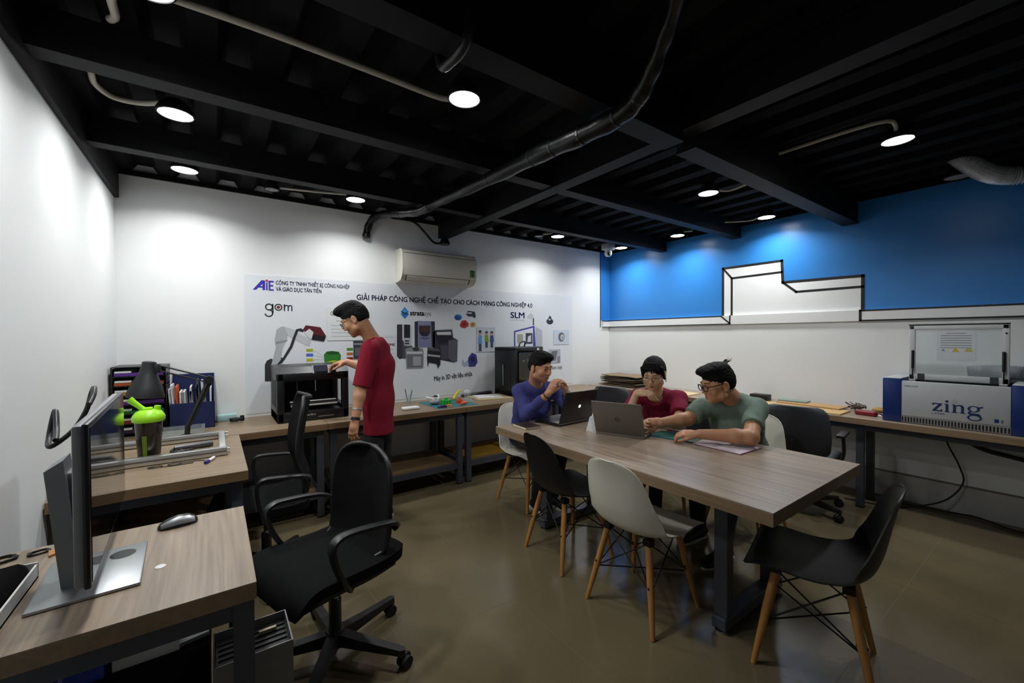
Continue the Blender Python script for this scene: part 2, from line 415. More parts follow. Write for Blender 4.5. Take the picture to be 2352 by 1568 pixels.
# black flexible hose strapped along the beams, from the wall up over the main rail
M_hose = mat('black_hose_wrap', '#0d0e0f', .34, var=.3, scale=20, bump=.3, spec=.3)
h = thing('flexible_hose', 'thick black taped hose hanging across the ceiling to the wall', 'hose', (0, 0, 0))
hp = smooth_path([Vector(p) for p in [(1.235, 4.19, 2.42), (1.255, 4.185, 2.52), (1.29, 4.12, 2.60), (1.33, 3.85, 2.585), (1.37, 3.50, 2.515), (1.41, 3.25, 2.48), (1.445, 3.0, 2.495), (1.46, 2.65, 2.48), (1.475, 2.18, 2.46), (1.475, 1.75, 2.44), (1.47, 1.45, 2.415), (1.47, 1.24, 2.41), (1.46, 1.13, 2.43), (1.42, 1.03, 2.47), (1.36, .93, 2.52), (1.25, .80, 2.56), (1.0, .62, 2.60)]], 8)
hr = [.036 + .010*math.exp(-((i/len(hp)-.60)/.16)**2) - .012*max(0, i/len(hp)-.74)/.26 + .003*math.sin(i*.9) for i in range(len(hp))]
obj('hose_body', G().tube(hp, hr, 14), M_hose, h, 60)
for i in (12, 30, 44, 62, 70, 74, 80, 88, 97):
    d = (hp[i+1]-hp[i-1]).normalized()
    obj('strap', G().tube([hp[i]-d*.006, hp[i]+d*.006], hr[i]+.002, 14), M_blackplastic, h)
# black cable drooping from the hose to the small unlit lamp
tag(obj('ceiling_cable', G().tube([(1.50, 4.19, 2.655), (1.72, 4.18, 2.65), (1.84, 4.17, 2.56), (1.94, 4.16, 2.46), (2.02, 4.15, 2.455), (2.10, 4.15, 2.50)], .012, 8, sub=6), M_blackplastic, None, 60), 'black cable drooping along the back wall under the main beam', 'cable')
# black pipe passing the near beam
tag(obj('ceiling_pipe', G().tube([(.72, 1.235, 2.69), (.715, 1.235, 2.50), (.71, 1.26, 2.435), (.705, 1.34, 2.425), (.70, 1.42, 2.45), (.70, 1.44, 2.6)], .018, 12, sub=6), M_blackplastic, None, 60), 'black pipe bent under the near ceiling beam at the top', 'pipe')
# silver flexible duct at the right
M_foil = mat('aluminium_foil', '#d5d8dc', .35, metal=.55, var=.15, scale=25)
dp = smooth_path([Vector(p) for p in [(4.40, .585, 2.74), (4.43, .545, 2.69), (4.50, .48, 2.62), (4.60, .40, 2.575), (4.66, .28, 2.555), (4.68, .05, 2.55), (4.68, -.4, 2.55)]], 8)
pts = []; rs = []
for i in range(len(dp)-1):
    for k in range(2):
        pts.append(dp[i].lerp(dp[i+1], k/2)); rs.append(.064 if k else .048)
tag(obj('foil_duct', G().tube(pts, rs, 16), M_foil, None), 'silver ribbed foil duct bending down from the black ceiling', 'duct')
# dome camera
t = thing('security_camera', 'white dome security camera under the ceiling near the corner', 'camera', (4.325, 3.80, 0))
obj('bracket', G().rbox(-.075, .075, -.06, .06, 2.585, 2.665, .012), mat('camera_grey', '#a9acac', .5), t, 40)
obj('neck', G().cyl((0, 0, 2.56), (0, 0, 2.59), .045), M_lampwhite, t, 40)
obj('dome', G().lathe([(0, 2.495), (.028, 2.50), (.045, 2.52), (.05, 2.545), (.045, 2.565), (0, 2.566)], 20), M_lampwhite, t, 60)
obj('lens', G().lathe([(0, -.012), (.02, -.008), (.026, 0), (.02, .01), (0, .012)], 16, (-.024, -.034, 2.525), 'y'), mat('lens_black', '#050506', .1), t, 60)
# ------------------------------------------------------------------ benches, desks, meeting table
M_wood_x = wood_mat('laminate_grain_x', '#76654f', '#907d65', 'x')
M_wood_y = wood_mat('laminate_grain_y', '#7c6c5e', '#a6947f', 'y', rough=.33)
M_edge = wood_mat('laminate_edge', '#6f583f', '#84684a', 'x', scale=.8)
M_edge_y = wood_mat('laminate_edge_y', '#7d674f', '#957d61', 'y', scale=.8)
M_steel = mat('slate_grey_steel', '#43464f', .42, metal=.1, var=.08, scale=14)
M_chrome = mat('bright_metal', '#c8cacc', .22, metal=1., var=.05)
M_black = mat('matt_black', '#0d0e10', .5, var=.2, scale=30)
M_rubber = mat('black_rubber', '#0b0b0c', .7)
M_aluminium = mat('brushed_aluminium', '#cfd0ce', .35, metal=.85, var=.1, scale=60, stretch=(1, 40, 40))
TT = .048
def bench(label, x0, x1, y0, y1, grain='x', legs_x=None, shelf=True, rail=True, group='steel framed wooden workbenches', legs_y=None, top=BZ):
    """worktop on a square steel tube frame; x0..x1, y0..y1 are world extents"""
    cx, cy = (x0+x1)/2, (y0+y1)/2
    t = thing('workbench', label, 'bench', (cx, cy, 0), 0, group)
    X0, X1, Y0, Y1 = x0-cx, x1-cx, y0-cy, y1-cy
    ma = M_wood_x if grain == 'x' else M_wood_y; me = M_edge if grain == 'x' else M_edge_y
    wt = obj('worktop', G().box(X0, X1, Y0, Y1, top-.004, top), ma, t)
    obj('worktop_core', G().box(X0, X1, Y0, Y1, top-TT, top-.004), me, wt)
    s = .05; i = .022
    lx = [X0+i, X1-i-s] if legs_x is None else [v-cx for v in legs_x]
    ly = [Y0+i+.02, Y1-i-s] if legs_y is None else [v-cy for v in legs_y]
    for a in lx:
        for b in ly:
            lg = obj('leg', G().box(a, a+s, b, b+s, .012, top-TT), M_steel, t)
            obj('foot_cap', G().box(a-.001, a+s+.001, b-.001, b+s+.001, 0, .012), M_rubber, lg)
    for b in ly: obj('rail', G().box(lx[0]+s, lx[-1], b+.006, b+s-.006, top-TT-.055, top-TT), M_steel, t)
    for a in lx: obj('rail', G().box(a+.006, a+s-.006, ly[0]+s, ly[-1], top-TT-.055, top-TT), M_steel, t)
    if shelf:
        for b in ly: obj('shelf_rail', G().box(lx[0]+s, lx[-1], b+.008, b+s-.008, .15, .20), M_steel, t)
        for a in lx: obj('shelf_rail', G().box(a+.008, a+s-.008, ly[0]+s, ly[-1], .15, .19), M_steel, t)
        obj('shelf', G().box(lx[0]+s, lx[-1], ly[0]+s*.9, ly[-1]+s*.1, .19, .207), M_edge, t)
    return t
BY0 = 3.53
bench('wooden workbench under the black printer the standing man uses, in the back left corner', XL+.005, .728, BY0, YB-.003)
bench('wooden workbench along the back wall holding the green cutting mat, beside the man in maroon', .732, 1.983, BY0, YB-.003)
bench('wooden workbench along the back wall behind the man in the blue sweater', 1.987, 3.24, BY0, YB-.003)
bench('wooden workbench by the blue corner, left of the stacked cardboard', 3.244, 4.24, BY0, YB-.003)
bench('long wooden workbench along the right wall carrying the laser engraver', 4.27, XR-.022, -.45, 2.60, 'y', shelf=False, legs_y=[-.40, 1.09, 2.52], legs_x=[4.345, 4.61], group='benches along the right wall')
bench('wooden workbench along the right wall under the cardboard stack', 4.27, XR-.022, 2.604, 4.12, 'y', shelf=False, legs_x=[4.345, 4.61], group='benches along the right wall')
bench('small wooden desk with the green shaker bottle and aluminium frame on it', XL+.006, .137, 2.545, 3.515, 'x', group='desks by the left wall')
bench('nearest wooden desk at lower left with the monitor and mouse on it', XL+.006, .09, 1.37, 2.02, 'y', group='desks by the left wall', shelf=False, legs_x=[-.50, .035], legs_y=[1.385, 1.95])

t = thing('meeting_table', 'large rectangular wooden meeting table with grey steel trestle legs', 'table', (2.2625, 1.68, 0))
hx, hy = .5175, .97
wt = obj('table_top', G().box(-hx, hx, -hy, hy, BZ-.006, BZ), M_wood_y, t)
obj('edge_band', G().box(-hx, hx, -hy, hy, BZ-.056, BZ-.006), M_edge_y, wt)
for sy in (-1, 1):
    y = -.64 if sy < 0 else .69
    ft = obj('foot_bar', G().rbox(-.30, .33, y-.035, y+.035, .018, .075, .006), M_steel, t)
    for e in (-.27, .29): obj('glide', G().lathe([(.03, 0), (.03, .01), (.016, .012), (.016, .02)], 14, (e, y, 0)), M_chrome, ft, 40)
    for x in (-.25, .235):
        obj('leg', G().rbox(x-.03, x+.03, y-.033, y+.033, .075, BZ-.1, .004), M_steel, t)
    obj('cross_rail', G().box(-.42, .42, y-.025, y+.025, BZ-.1, BZ-.056), M_steel, t)
obj('stretcher', G().box(-.02, .02, -.64, .69, BZ-.11, BZ-.07), M_steel, t)

# ------------------------------------------------------------------ moulded shell chairs
def thick_grid(P, th):
    """P[i][j] grid of Vectors -> closed thin shell"""
    n, m = len(P), len(P[0]); g = G(); N = [[None]*m for _ in range(n)]
    for i in range(n):
        for j in range(m):
            a = P[min(i+1, n-1)][j]-P[max(i-1, 0)][j]; b = P[i][min(j+1, m-1)]-P[i][max(j-1, 0)]
            c = a.cross(b); N[i][j] = c.normalized() if c.length > 1e-9 else Vector((0, 0, 1))
    for i in (0, n-1):
        for j in range(m):
            k = 1 if i == 0 else n-2
            N[i][j] = N[k][min(max(j, 1), m-2)]
    v = [P[i][j] for i in range(n) for j in range(m)] + [P[i][j]-N[i][j]*th for i in range(n) for j in range(m)]
    o = n*m; f = []
    for i in range(n-1):
        for j in range(m-1):
            a, b, c, d = i*m+j, i*m+j+1, (i+1)*m+j+1, (i+1)*m+j
            f.append((a, b, c, d)); f.append((o+d, o+c, o+b, o+a))
    for i in range(n-1):
        f.append((i*m, (i+1)*m, o+(i+1)*m, o+i*m)); f.append((i*m+m-1, o+i*m+m-1, o+(i+1)*m+m-1, (i+1)*m+m-1))
    for j in range(m-1):
        f.append((j, o+j, o+j+1, j+1)); a = (n-1)*m+j; f.append((a, a+1, o+a+1, o+a))
    return g.add(v, f)
def shell_geo():
    prof = [(.243, .420), (.236, .432), (.20, .441), (.13, .438), (.05, .430), (-.04, .425), (-.12, .430), (-.17, .447), (-.205, .485), (-.228, .545), (-.245, .62), (-.26, .70), (-.277, .775), (-.295, .82)]
    pp = smooth_path([Vector((a, 0, b)) for a, b in prof], 3); n = len(pp); m = 25; P = []
    for i, p in enumerate(pp):
        u = i/(n-1)
        w = .232 - .018*max(0, (u-.5))*2
        e = 1.0
        if u < .16: e = max(.1, 1-((.16-u)/.16)**2.6*.75)**.5
        if u > .60: e = (1-.42*((u-.60)/.40)**1.7)*(max(.12, 1-((u-.86)/.14)**2.5)**.5 if u > .86 else 1)
        w *= max(e, .05)
        d = pp[min(i+1, n-1)]-pp[max(i-1, 0)]; nrm = Vector((d.z, 0, -d.x)).normalized()
        row = []
        for j in range(m):
            v = -1+2*j/(m-1)
            sm = min(1, max(0, (u-.3)/.35)); sm = sm*sm*(3-2*sm)
            lift = (.018+.052*sm)*abs(v)**2.6*(min(1, u/.22)**1.5)*(1-.9*max(0, (u-.66)/.34))
            row.append(p + Vector((0, w*v, 0)) + nrm*lift)
        P.append(row)
    return thick_grid(P, .006)
SHELL = mesh_of('shell', shell_geo(), 50)
M_shellw = mat('white_chair_plastic', '#d5d2c3', .38, var=.03)
M_shellb = mat('black_chair_plastic', '#0e0f11', .45, var=.1, spec=.35)
M_dowel = wood_mat('beech_dowel', '#9a6a33', '#b98445', 'z', scale=.7)
M_wire = mat('black_steel_wire', '#0e0e10', .4, metal=.3)
def make_shell_chair(name, shellmat, label):
    t = thing(name, label, 'chair', group='moulded shell chairs with beech dowel legs')
    me = SHELL if shellmat is M_shellw else SHELL.copy(); me.materials.clear(); me.materials.append(shellmat)
    o = bpy.data.objects.new('seat_shell', me); COL.objects.link(o); o.parent = t
    top = {}; foot = {}
    for sx in (-1, 1):
        for sy in (-1, 1):
            a = Vector((.005+sx*.125, sy*.125, .415)); b = Vector((.0+sx*.205, sy*.205, 0)); top[sx, sy] = a; foot[sx, sy] = b
            lg = obj('leg', G().cyl(a, a.lerp(b, .45), .0165, .0175, 12, True).cyl(a.lerp(b, .45), b, .0175, .0115, 12, True), M_dowel, t, 40)
            obj('bolt', G().cyl(a.lerp(b, .48)+Vector((sx*.02, 0, 0)), a.lerp(b, .48)-Vector((sx*.02, 0, 0)), .005, n=8), M_wire, lg)
            obj('mount', G().rbox(a.x-.022, a.x+.022, a.y-.022, a.y+.022, .395, .425, .004), M_wire, lg)
    K = [(-1, -1), (1, -1), (1, 1), (-1, 1)]
    for i in range(4):
        a, b = K[i], K[(i+1) % 4]
        pa, pb = top[a].lerp(foot[a], .55), top[b].lerp(foot[b], .55)
        ta, tb = top[a]+Vector((0, 0, -.012)), top[b]+Vector((0, 0, -.012))
        obj('strut', G().tube([ta, pb], .0038, 6), M_wire, t); obj('strut', G().tube([tb, pa], .0038, 6), M_wire, t)
    obj('strut', G().tube([top[-1, -1].lerp(foot[-1, -1], .55), top[1, 1].lerp(foot[1, 1], .55)], .0038, 6), M_wire, t)
    obj('strut', G().tube([top[-1, 1].lerp(foot[-1, 1], .55), top[1, -1].lerp(foot[1, -1], .55)], .0038, 6), M_wire, t)
    return t
cw = make_shell_chair('shell_chair', M_shellw, 'white shell chair in the foreground, tucked at the meeting table with its back to us')
cw.location = (1.86, 1.405, 0); cw.rotation_euler = (0, 0, R(2))
cb = make_shell_chair('shell_chair', M_shellb, 'black shell chair at lower right turned towards the table end')
cb.location = (2.16, .71, 0); cb.rotation_euler = (0, 0, R(105))
dup(cb, (1.90, 2.02, 0), R(-6), 'black shell chair between the white chair and the far end of the table')
dup(cw, (2.24, 2.86, 0), R(-88), 'white shell chair that the man in the blue sweater sits on')
dup(cw, (3.20, 1.50, 0), R(180), 'white shell chair that the man in the green shirt sits on')
dup(cb, (3.20, 2.08, 0), R(184), 'black shell chair that the woman in the maroon shirt sits on')

# ------------------------------------------------------------------ swivel chairs
M_mesh = mat('black_mesh_fabric', '#0b0c0d', .8, var=.35, scale=220, bump=.5, spec=.2)
M_seatb = mat('black_seat_fabric', '#090a0b', .85, var=.3, scale=180, bump=.4, spec=.15)
M_greyfab = mat('charcoal_grey_upholstery', '#3f4148', .7, var=.15, scale=120, bump=.2)
M_nylon = mat('black_nylon', '#17181a', .42, var=.1)
def pad(profile, halfw, th, m=17, round_=.5, crown=0.):
    """cushion swept along an xz profile (list of (x,z)), rounded plan"""
    pp = smooth_path([Vector((a, 0, b)) for a, b in profile], 4); n = len(pp); P = []
    for i, p in enumerate(pp):
        u = i/(n-1); hw = halfw(u) if callable(halfw) else halfw
        d = pp[min(i+1, n-1)]-pp[max(i-1, 0)]; nrm = Vector((-d.z, 0, d.x)).normalized()
        row = []
        for j in range(m):
            v = -1+2*j/(m-1)
            row.append(p + Vector((0, hw*v, 0)) + nrm*(crown*abs(v)**2.5))
        P.append(row)
    return thick_grid(P, th)
def star_base(t, r=.31, rot=0., seat_z=.40):
    b = obj('base', G().lathe([(.0, .125), (.04, .125), (.045, .10), (.042, .055), (.02, .05), (0, .05)], 18), M_nylon, t, 40)
    for k in range(5):
        a = rot+k*2*PI/5; c, s = math.cos(a), math.sin(a)
        def q(x, y, z): return (x*c-y*s, x*s+y*c, z)
        rings = [[q(x, -w, z0), q(x, w, z0), q(x, w*.8, z1), q(x, -w*.8, z1)] for x, w, z0, z1 in ((.02, .03, .065, .118), (.15, .026, .066, .103), (r, .02, .066, .088))]
        obj('spoke', G().loft(rings), M_nylon, b)
        ca = obj('caster', G().cyl(q(r, 0, .088), q(r, 0, .05), .012, n=10), M_nylon, t, 40)
        ph = a+1.1+k*1.7; dc, ds = math.cos(ph), math.sin(ph); ox, oy = r*c+.012*ds, r*s-.012*dc
        wg = G()
        for e in (-1, 1):
            p0 = Vector((ox+e*.006*dc, oy+e*.006*ds, .028)); p1 = Vector((ox+e*.024*dc, oy+e*.024*ds, .028))
            wg.cyl(p0, p1, .028, .026, 16)
        obj('wheel', wg, M_rubber, ca, 40)
        obj('hood', G().tube([Vector((ox-.03*ds*k2, oy+.03*dc*k2, .028+.033*math.sqrt(max(0, 1-k2*k2)))) for k2 in (-.95, -.7, -.35, 0, .35, .7)], .007, 6), M_nylon, ca, 60)
    obj('column', G().cyl((0, 0, .12), (0, 0, .26), .027, n=16).cyl((0, 0, .26), (0, 0, seat_z), .014, n=14), M_nylon, t, 40)
    obj('lift_rod', G().cyl((0, 0, .255), (0, 0, .275), .0145, n=14), M_chrome, t, 40)
    obj('mechanism', G().rbox(-.10, .09, -.06, .06, seat_z-.035, seat_z+.005, .012), M_nylon, t, 40)
    obj('lever', G().tube([(0, -.05, seat_z-.02), (.02, -.17, seat_z-.025)], .006, 8).rbox(-.01, .06, -.235, -.16, seat_z-.035, seat_z-.018, .006), M_nylon, t, 40)
def task_chair(loc, rz, label, back_h=.90, back_rot=.3, slim=False):
    t = thing('task_chair', label, 'chair', loc, rz, 'black swivel task chairs')
    star_base(t, .315 if slim else .333, back_rot, .40)
    obj('seat', pad([(.25, .40), (.245, .43), (.20, .455), (.10, .452), (-.05, .445), (-.17, .45), (-.21, .455)], lambda u: .245*(1-.35*max(0, (.22-u)/.22)**2.5-.18*max(0, (u-.7)/.3)**2), .045, crown=.012), M_seatb, t, 60)
    obj('seat_pan', pad([(.22, .395), (.1, .397), (-.05, .39), (-.18, .40)], .2, .02), M_nylon, t, 60)
    H = back_h
    if slim:
        prof = [(-.19, .44), (-.235, .50), (-.235, .62), (-.205, .72), (-.205, .82), (-.225, .95), (-.25, H)]
        hw = lambda u: .21*(.82+.18*math.sin(u*PI))*(1-.3*max(0, (u-.85)/.15)**2)
    else:
        prof = [(-.10, .425), (-.15, .455), (-.178, .54), (-.186, .66), (-.196, .78), (-.212, H-.03), (-.222, H)]
        hw = lambda u: .222*(.86+.16*math.sin(PI*min(1, u*1.1)))*max(.25, 1-.85*max(0, (u-.64)/.36)**2.6)
    bk = obj('backrest', pad(prof, hw, .012, 21, crown=-.055), M_mesh, t, 60)
    pp = smooth_path([Vector((a, 0, b)) for a, b in prof], 4); n = len(pp)
    rim = []
    for s_ in (-1, 1):
        pts = []
        for i, p in enumerate(pp):
            u = i/(n-1); d = pp[min(i+1, n-1)]-pp[max(i-1, 0)]; nrm = Vector((-d.z, 0, d.x)).normalized()
            pts.append(p+Vector((0, s_*hw(u), 0))+nrm*-.055)
        rim.append(pts)
    top = [rim[0][-1].lerp(rim[1][-1], k/8)+Vector((-.055*0, 0, 0)) + (pp[-1]-(rim[0][-1]+rim[1][-1])/2)*(1-(2*k/8-1)**2) for k in range(9)]
    obj('back_rim', G().tube(rim[0]+top[1:-1]+rim[1][::-1], .011, 8), M_nylon, bk, 60)
    for s_ in (-1, 1):
        y = s_*.275
        path = [(-.215, s_*.20, .60), (-.205, s_*.245, .625), (-.15, y, .65), (-.02, y, .66), (.035, y, .655), (.055, y, .62), (.05, y*.97, .54), (.03, y*.88, .44), (.02, y*.7, .40)] if slim else [(-.165, s_*.205, .58), (-.15, s_*.24, .61), (-.08, y, .645), (.08, y, .668), (.145, y, .664), (.17, y, .63), (.145, y*.97, .54), (.09, y*.88, .44), (.05, y*.7, .40)]
        pts = smooth_path([Vector(p) for p in path], 6); g = G(); rings = []
        for i, p in enumerate(pts):
            d = (pts[min(i+1, len(pts)-1)]-pts[max(i-1, 0)]).normalized(); side = Vector((0, 1, 0)); up = d.cross(side).normalized(); side = up.cross(d).normalized()
            hw2, hh = .021, .010
            rings.append([p+side*hw2+up*hh*.6, p+side*hw2*.6+up*hh, p-side*hw2*.6+up*hh, p-side*hw2+up*hh*.6, p-side*hw2-up*hh*.6, p-side*hw2*.6-up*hh, p+side*hw2*.6-up*hh, p+side*hw2-up*hh*.6])
        obj('armrest', g.loft(rings), M_nylon, t, 50)
    return t
task_chair((.43, 1.98, 0), R(198), 'black swivel task chair in front, at the desk with the monitor', .90, R(41))
task_chair((.245, 2.90, 0), R(178), 'black mesh swivel chair with tall curved back, behind the front one', 1.065, .3, True)
def grey_chair(loc, rz, label):
    t = thing('office_chair', label, 'chair', loc, rz, 'charcoal office chairs at the right bench')
    star_base(t, .30, .5, .40)
    obj('seat', G().rbox(-.23, .24, -.235, .235, .405, .475, .03, 3), M_greyfab, t, 50)
    rings = []
    for k, (z, x, hw) in enumerate([(.50, -.21, .205), (.53, -.215, .222), (.62, -.23, .232), (.75, -.25, .228), (.83, -.262, .215), (.865, -.268, .185), (.875, -.27, .15)]):
        ring = []
        for j in range(20):
            a = 2*PI*j/20; c, s = math.cos(a), math.sin(a)
            ring.append((x+.03*math.copysign(abs(s)**.7, s) - .03*(abs(c)**2) * -1, hw*math.copysign(abs(c)**.5, c), z))
        rings.append(ring)
    obj('backrest', G().loft(rings), M_greyfab, t, 60)
    obj('back_bracket', G().tube([(-.05, 0, .40), (-.20, 0, .41), (-.285, 0, .48), (-.29, 0, .62)], .018, 10, sub=5), M_nylon, t, 60)
    for s_ in (-1, 1):
        obj('armrest', G().rbox(-.12, .12, s_*.27-.03, s_*.27+.03, .64, .665, .01), M_nylon, t, 50)
        obj('arm_post', G().tube([(0, s_*.27, .64), (0, s_*.275, .50), (0, s_*.24, .42), (0, s_*.15, .40)], .013, 8, sub=4), M_nylon, t, 50)
    return t
grey_chair((3.97, 1.40, 0), R(8), 'charcoal office chair behind the man in green, facing the right bench')
grey_chair((3.78, 3.12, 0), R(10), 'charcoal office chair to the left of the woman, near the cardboard stack')
# ------------------------------------------------------------------ air conditioner
M_acw = mat('ac_ivory_plastic', '#d6d3c6', .35, var=.03)
t = thing('air_conditioner', 'ivory split air conditioner mounted high on the back wall', 'air conditioner', (1.978, YB, 0))
hw = .425
prof = [(0, 2.335), (-.15, 2.335), (-.19, 2.315), (-.205, 2.27), (-.205, 2.12), (-.19, 2.06), (-.15, 2.015), (-.06, 2.0), (0, 2.0)]
obj('body', G().prism(prof, 'yz', -hw, hw), M_acw, t, 35)
obj('front_panel', G().prism([(-.2, 2.283), (-.209, 2.27), (-.209, 2.12), (-.196, 2.065), (-.19, 2.07), (-.2, 2.12), (-.2, 2.27)], 'yz', -hw+.01, hw-.01), M_acw, t, 35)
obj('panel_gap', G().box(-hw+.01, hw-.01, -.2, -.19, 2.284, 2.290), M_line, t)
obj('louvre', G().prism([(-.192, 2.058), (-.155, 2.016), (-.15, 2.021), (-.187, 2.062)], 'yz', -hw+.05, hw-.09).xf(T(0, -.006, -.004)), M_acw, t)
obj('louvre_slot', G().prism([(-.194, 2.064), (-.148, 2.012), (-.144, 2.016), (-.19, 2.068)], 'yz', -hw+.035, hw-.07).xf(T(0, -.0015, -.001)), mat('ac_slot_grey', '#6b695f', .6), t)
for s_ in (-1, 1): obj('end_cap', G().prism([(p[0]*1.01, 2.17+(p[1]-2.17)*1.005) for p in prof], 'yz', s_*hw-.006, s_*hw+.006), M_acw, t, 35)
st = obj('energy_sticker', G().box(.345, .405, -.2105, -.2085, 2.09, 2.17), mat('sticker_green', '#3f8a2e', .5), t, label='green energy label')
obj('sticker_print', G().box(.35, .40, -.2112, -.2106, 2.145, 2.165).box(.362, .39, -.2112, -.2106, 2.10, 2.132), mat('sticker_print_dark', '#1c4f1b', .5), st)

# ------------------------------------------------------------------ big printed poster on the back wall
PY = YB-.003
M_poster = mat('poster_vinyl', '#dfe3e7', .4, var=.02, scale=2)
poster = tag(obj('wall_poster', G().box(.216, 4.08, PY, YB, .775, 1.985), M_poster), 'wide white printed company poster covering the back wall', 'poster')
INK = {}
def ink(c):
    if c not in INK: INK[c] = mat('print_ink_'+c.strip('#'), c, .5, var=.03)
    return INK[c]
def pprint(name, polys, y=PY, th=.0006, parent=poster, lay=1):
    """flat printing: list of (colour, [(x,z)...])"""
    root = None
    for i, (c, poly) in enumerate(polys):
        d = y-th*(i+lay)
        o = obj(name if root is None else 'printed_patch', G().prism(poly, 'xz', d, y-th*.2), ink(c), parent if root is None else root)
        if root is None: root = o
    return root
def rect(x0, z0, x1, z1): return [(x0, z0), (x1, z0), (x1, z1), (x0, z1)]
def ell(cx, cz, rx, rz, n=18): return [(cx+rx*math.cos(2*PI*i/n), cz+rz*math.sin(2*PI*i/n)) for i in range(n)]
def lettering(name, body, x0, z, x1, size, col, parent=poster, y=PY, bold=0, shear=0, rise=0.):
    g = text_geo(body, size, shear=shear); a, b = gwidth(g); k = (x1-x0)/(b-a)
    if bold:
        v0, f0 = list(g.v), list(g.f)
        for dx, dz in ((bold, 0), (-bold, 0), (0, bold), (0, -bold)): g.add([(p[0]+dx, p[1], p[2]+dz) for p in v0], f0)
    g.xf(Matrix.Translation((x0, y-.0012, z)) @ Matrix.Rotation(-math.atan2(rise, x1-x0), 4, 'Y') @ Matrix.Diagonal((k, 1, 1, 1)) @ Matrix.Translation((-a, 0, 0)))
    return obj(name, g, ink(col), parent)
NAVY = '#2b2b7c'
# AiE logo: slanted A, i with a red dot, E
lg = pprint('logo', [('#3a2fae', [(.279, 1.852), (.345, 1.938), (.372, 1.938), (.372, 1.852), (.352, 1.852), (.352, 1.872), (.322, 1.872), (.305, 1.852)]),
                     ('#3a2fae', rect(.379, 1.852, .391, 1.918)), ('#3a2fae', rect(.399, 1.852, .411, 1.938)),
                     ('#3a2fae', rect(.411, 1.852, .438, 1.864)), ('#3a2fae', rect(.411, 1.889, .434, 1.901)), ('#3a2fae', rect(.411, 1.926, .438, 1.938)),
                     ('#c22b25', ell(.385, 1.936, .009, .011))])
obj('printed_patch', G().prism([(.337, 1.885), (.352, 1.905), (.352, 1.885)], 'xz', PY-.006, PY-.0005), M_poster, lg)
lettering('lettering', 'CÔNG TY TNHH THIẾT BỊ CÔNG NGHIỆP', .455, 1.908, 1.085, .05, NAVY, bold=.0006)
lettering('lettering', 'VÀ GIÁO DỤC TÂN TIẾN', .455, 1.852, .83, .05, NAVY, bold=.0006)
lettering('lettering', 'GIẢI PHÁP CÔNG NGHỆ CHẾ TẠO CHO CÁCH MẠNG CÔNG NGHIỆP 4.0', 1.153, 1.805, 3.364, .075, NAVY, bold=.0011)
# gom logo
def ring_geo(cx, cz, ro, ri, y=PY, n=28, a0=0., a1=2*PI, th=.0012):
    full = abs(a1-a0-2*PI) < 1e-6; g = G(); v = []; m = n if full else n+1
    for i in range(m):
        a = a0+(a1-a0)*i/n; c, s = math.cos(a), math.sin(a)
        v += [(cx+ro*c, y-th, cz+ro*s), (cx+ri*c, y-th, cz+ri*s), (cx+ro*c, y-.0002, cz+ro*s), (cx+ri*c, y-.0002, cz+ri*s)]
    f = []
    for i in range(n):
        j = (i+1) % m if full else i+1
        a, b = 4*i, 4*j
        f += [(a, b, b+1, a+1), (a, a+2, b+2, b), (a+1, b+1, b+3, a+3)]
    return g.add(v, f)
BK = '#17171a'
gm = obj('logo', ring_geo(.400, 1.706, .031, .021), ink(BK), poster)
g = ring_geo(.398, 1.652, .034, .024, a0=PI*1.05, a1=PI*2.5).box(.424, .434, PY-.0012, PY-.0003, 1.652, 1.735)
obj('logo_stroke', g, ink(BK), gm)
obj('logo_stroke', ring_geo(.473, 1.706, .031, .022), ink(BK), gm); obj('logo_stroke', ring_geo(.473, 1.706, .013, .0, th=.0016), ink('#7a1f1f'), gm)
g = G()
g.box(.515, .525, PY-.0012, PY-.0003, 1.675, 1.735)
for cx in (.5375, .5665): g.add(*(lambda q: (q.v, q.f))(ring_geo(cx, 1.712, .0175, .0085, a0=0, a1=PI))); g.box(cx+.0085, cx+.0175, PY-.0012, PY-.0003, 1.675, 1.713)
obj('logo_stroke', g, ink(BK), gm)
# robot arm print
pprint('printed_robot_arm', [('#2d2e30', [(0.362, 1.197), (0.361, 1.050), (0.412, 1.047), (0.412, 1.102), (0.458, 1.186), (0.500, 1.207), (0.512, 1.247), (0.486, 1.260), (0.453, 1.224), (0.411, 1.250), (0.378, 1.233)]),
    ('#aeb2b4', [(0.410, 1.189), (0.449, 1.348), (0.439, 1.410), (0.457, 1.509), (0.495, 1.534), (0.528, 1.532), (0.550, 1.497), (0.538, 1.421), (0.504, 1.347), (0.486, 1.235), (0.448, 1.187)]),
    ('#c2c5c7', [(0.519, 1.532), (0.595, 1.509), (0.612, 1.484), (0.721, 1.426), (0.738, 1.400), (0.726, 1.358), (0.697, 1.362), (0.572, 1.434), (0.544, 1.459)]),
    ('#8e9294', [(0.447, 1.397), (0.540, 1.415), (0.536, 1.403), (0.448, 1.379)]),
    ('#2b2c2e', [(0.492, 1.235), (0.560, 1.358), (0.589, 1.446), (0.612, 1.510), (0.652, 1.520), (0.677, 1.502), (0.669, 1.484), (0.631, 1.497), (0.608, 1.433), (0.579, 1.345), (0.508, 1.224)]),
    ('#5a1620', [(0.669, 1.510), (0.693, 1.548), (0.818, 1.530), (0.865, 1.451), (0.847, 1.399), (0.744, 1.413), (0.715, 1.446)]),
    ('#d5d6d8', [(0.681, 1.482), (0.722, 1.516), (0.757, 1.484), (0.739, 1.416), (0.709, 1.439)]),
    ('#17151a', [(0.755, 1.465), (0.865, 1.442), (0.847, 1.396), (0.740, 1.416)])])
for i, c in enumerate(('#9fae2a', '#4a6fc0', '#b9b42c')): pprint('printed_tag', [(c, rect(.694, 1.302-i*.045, .752, 1.33-i*.045))])
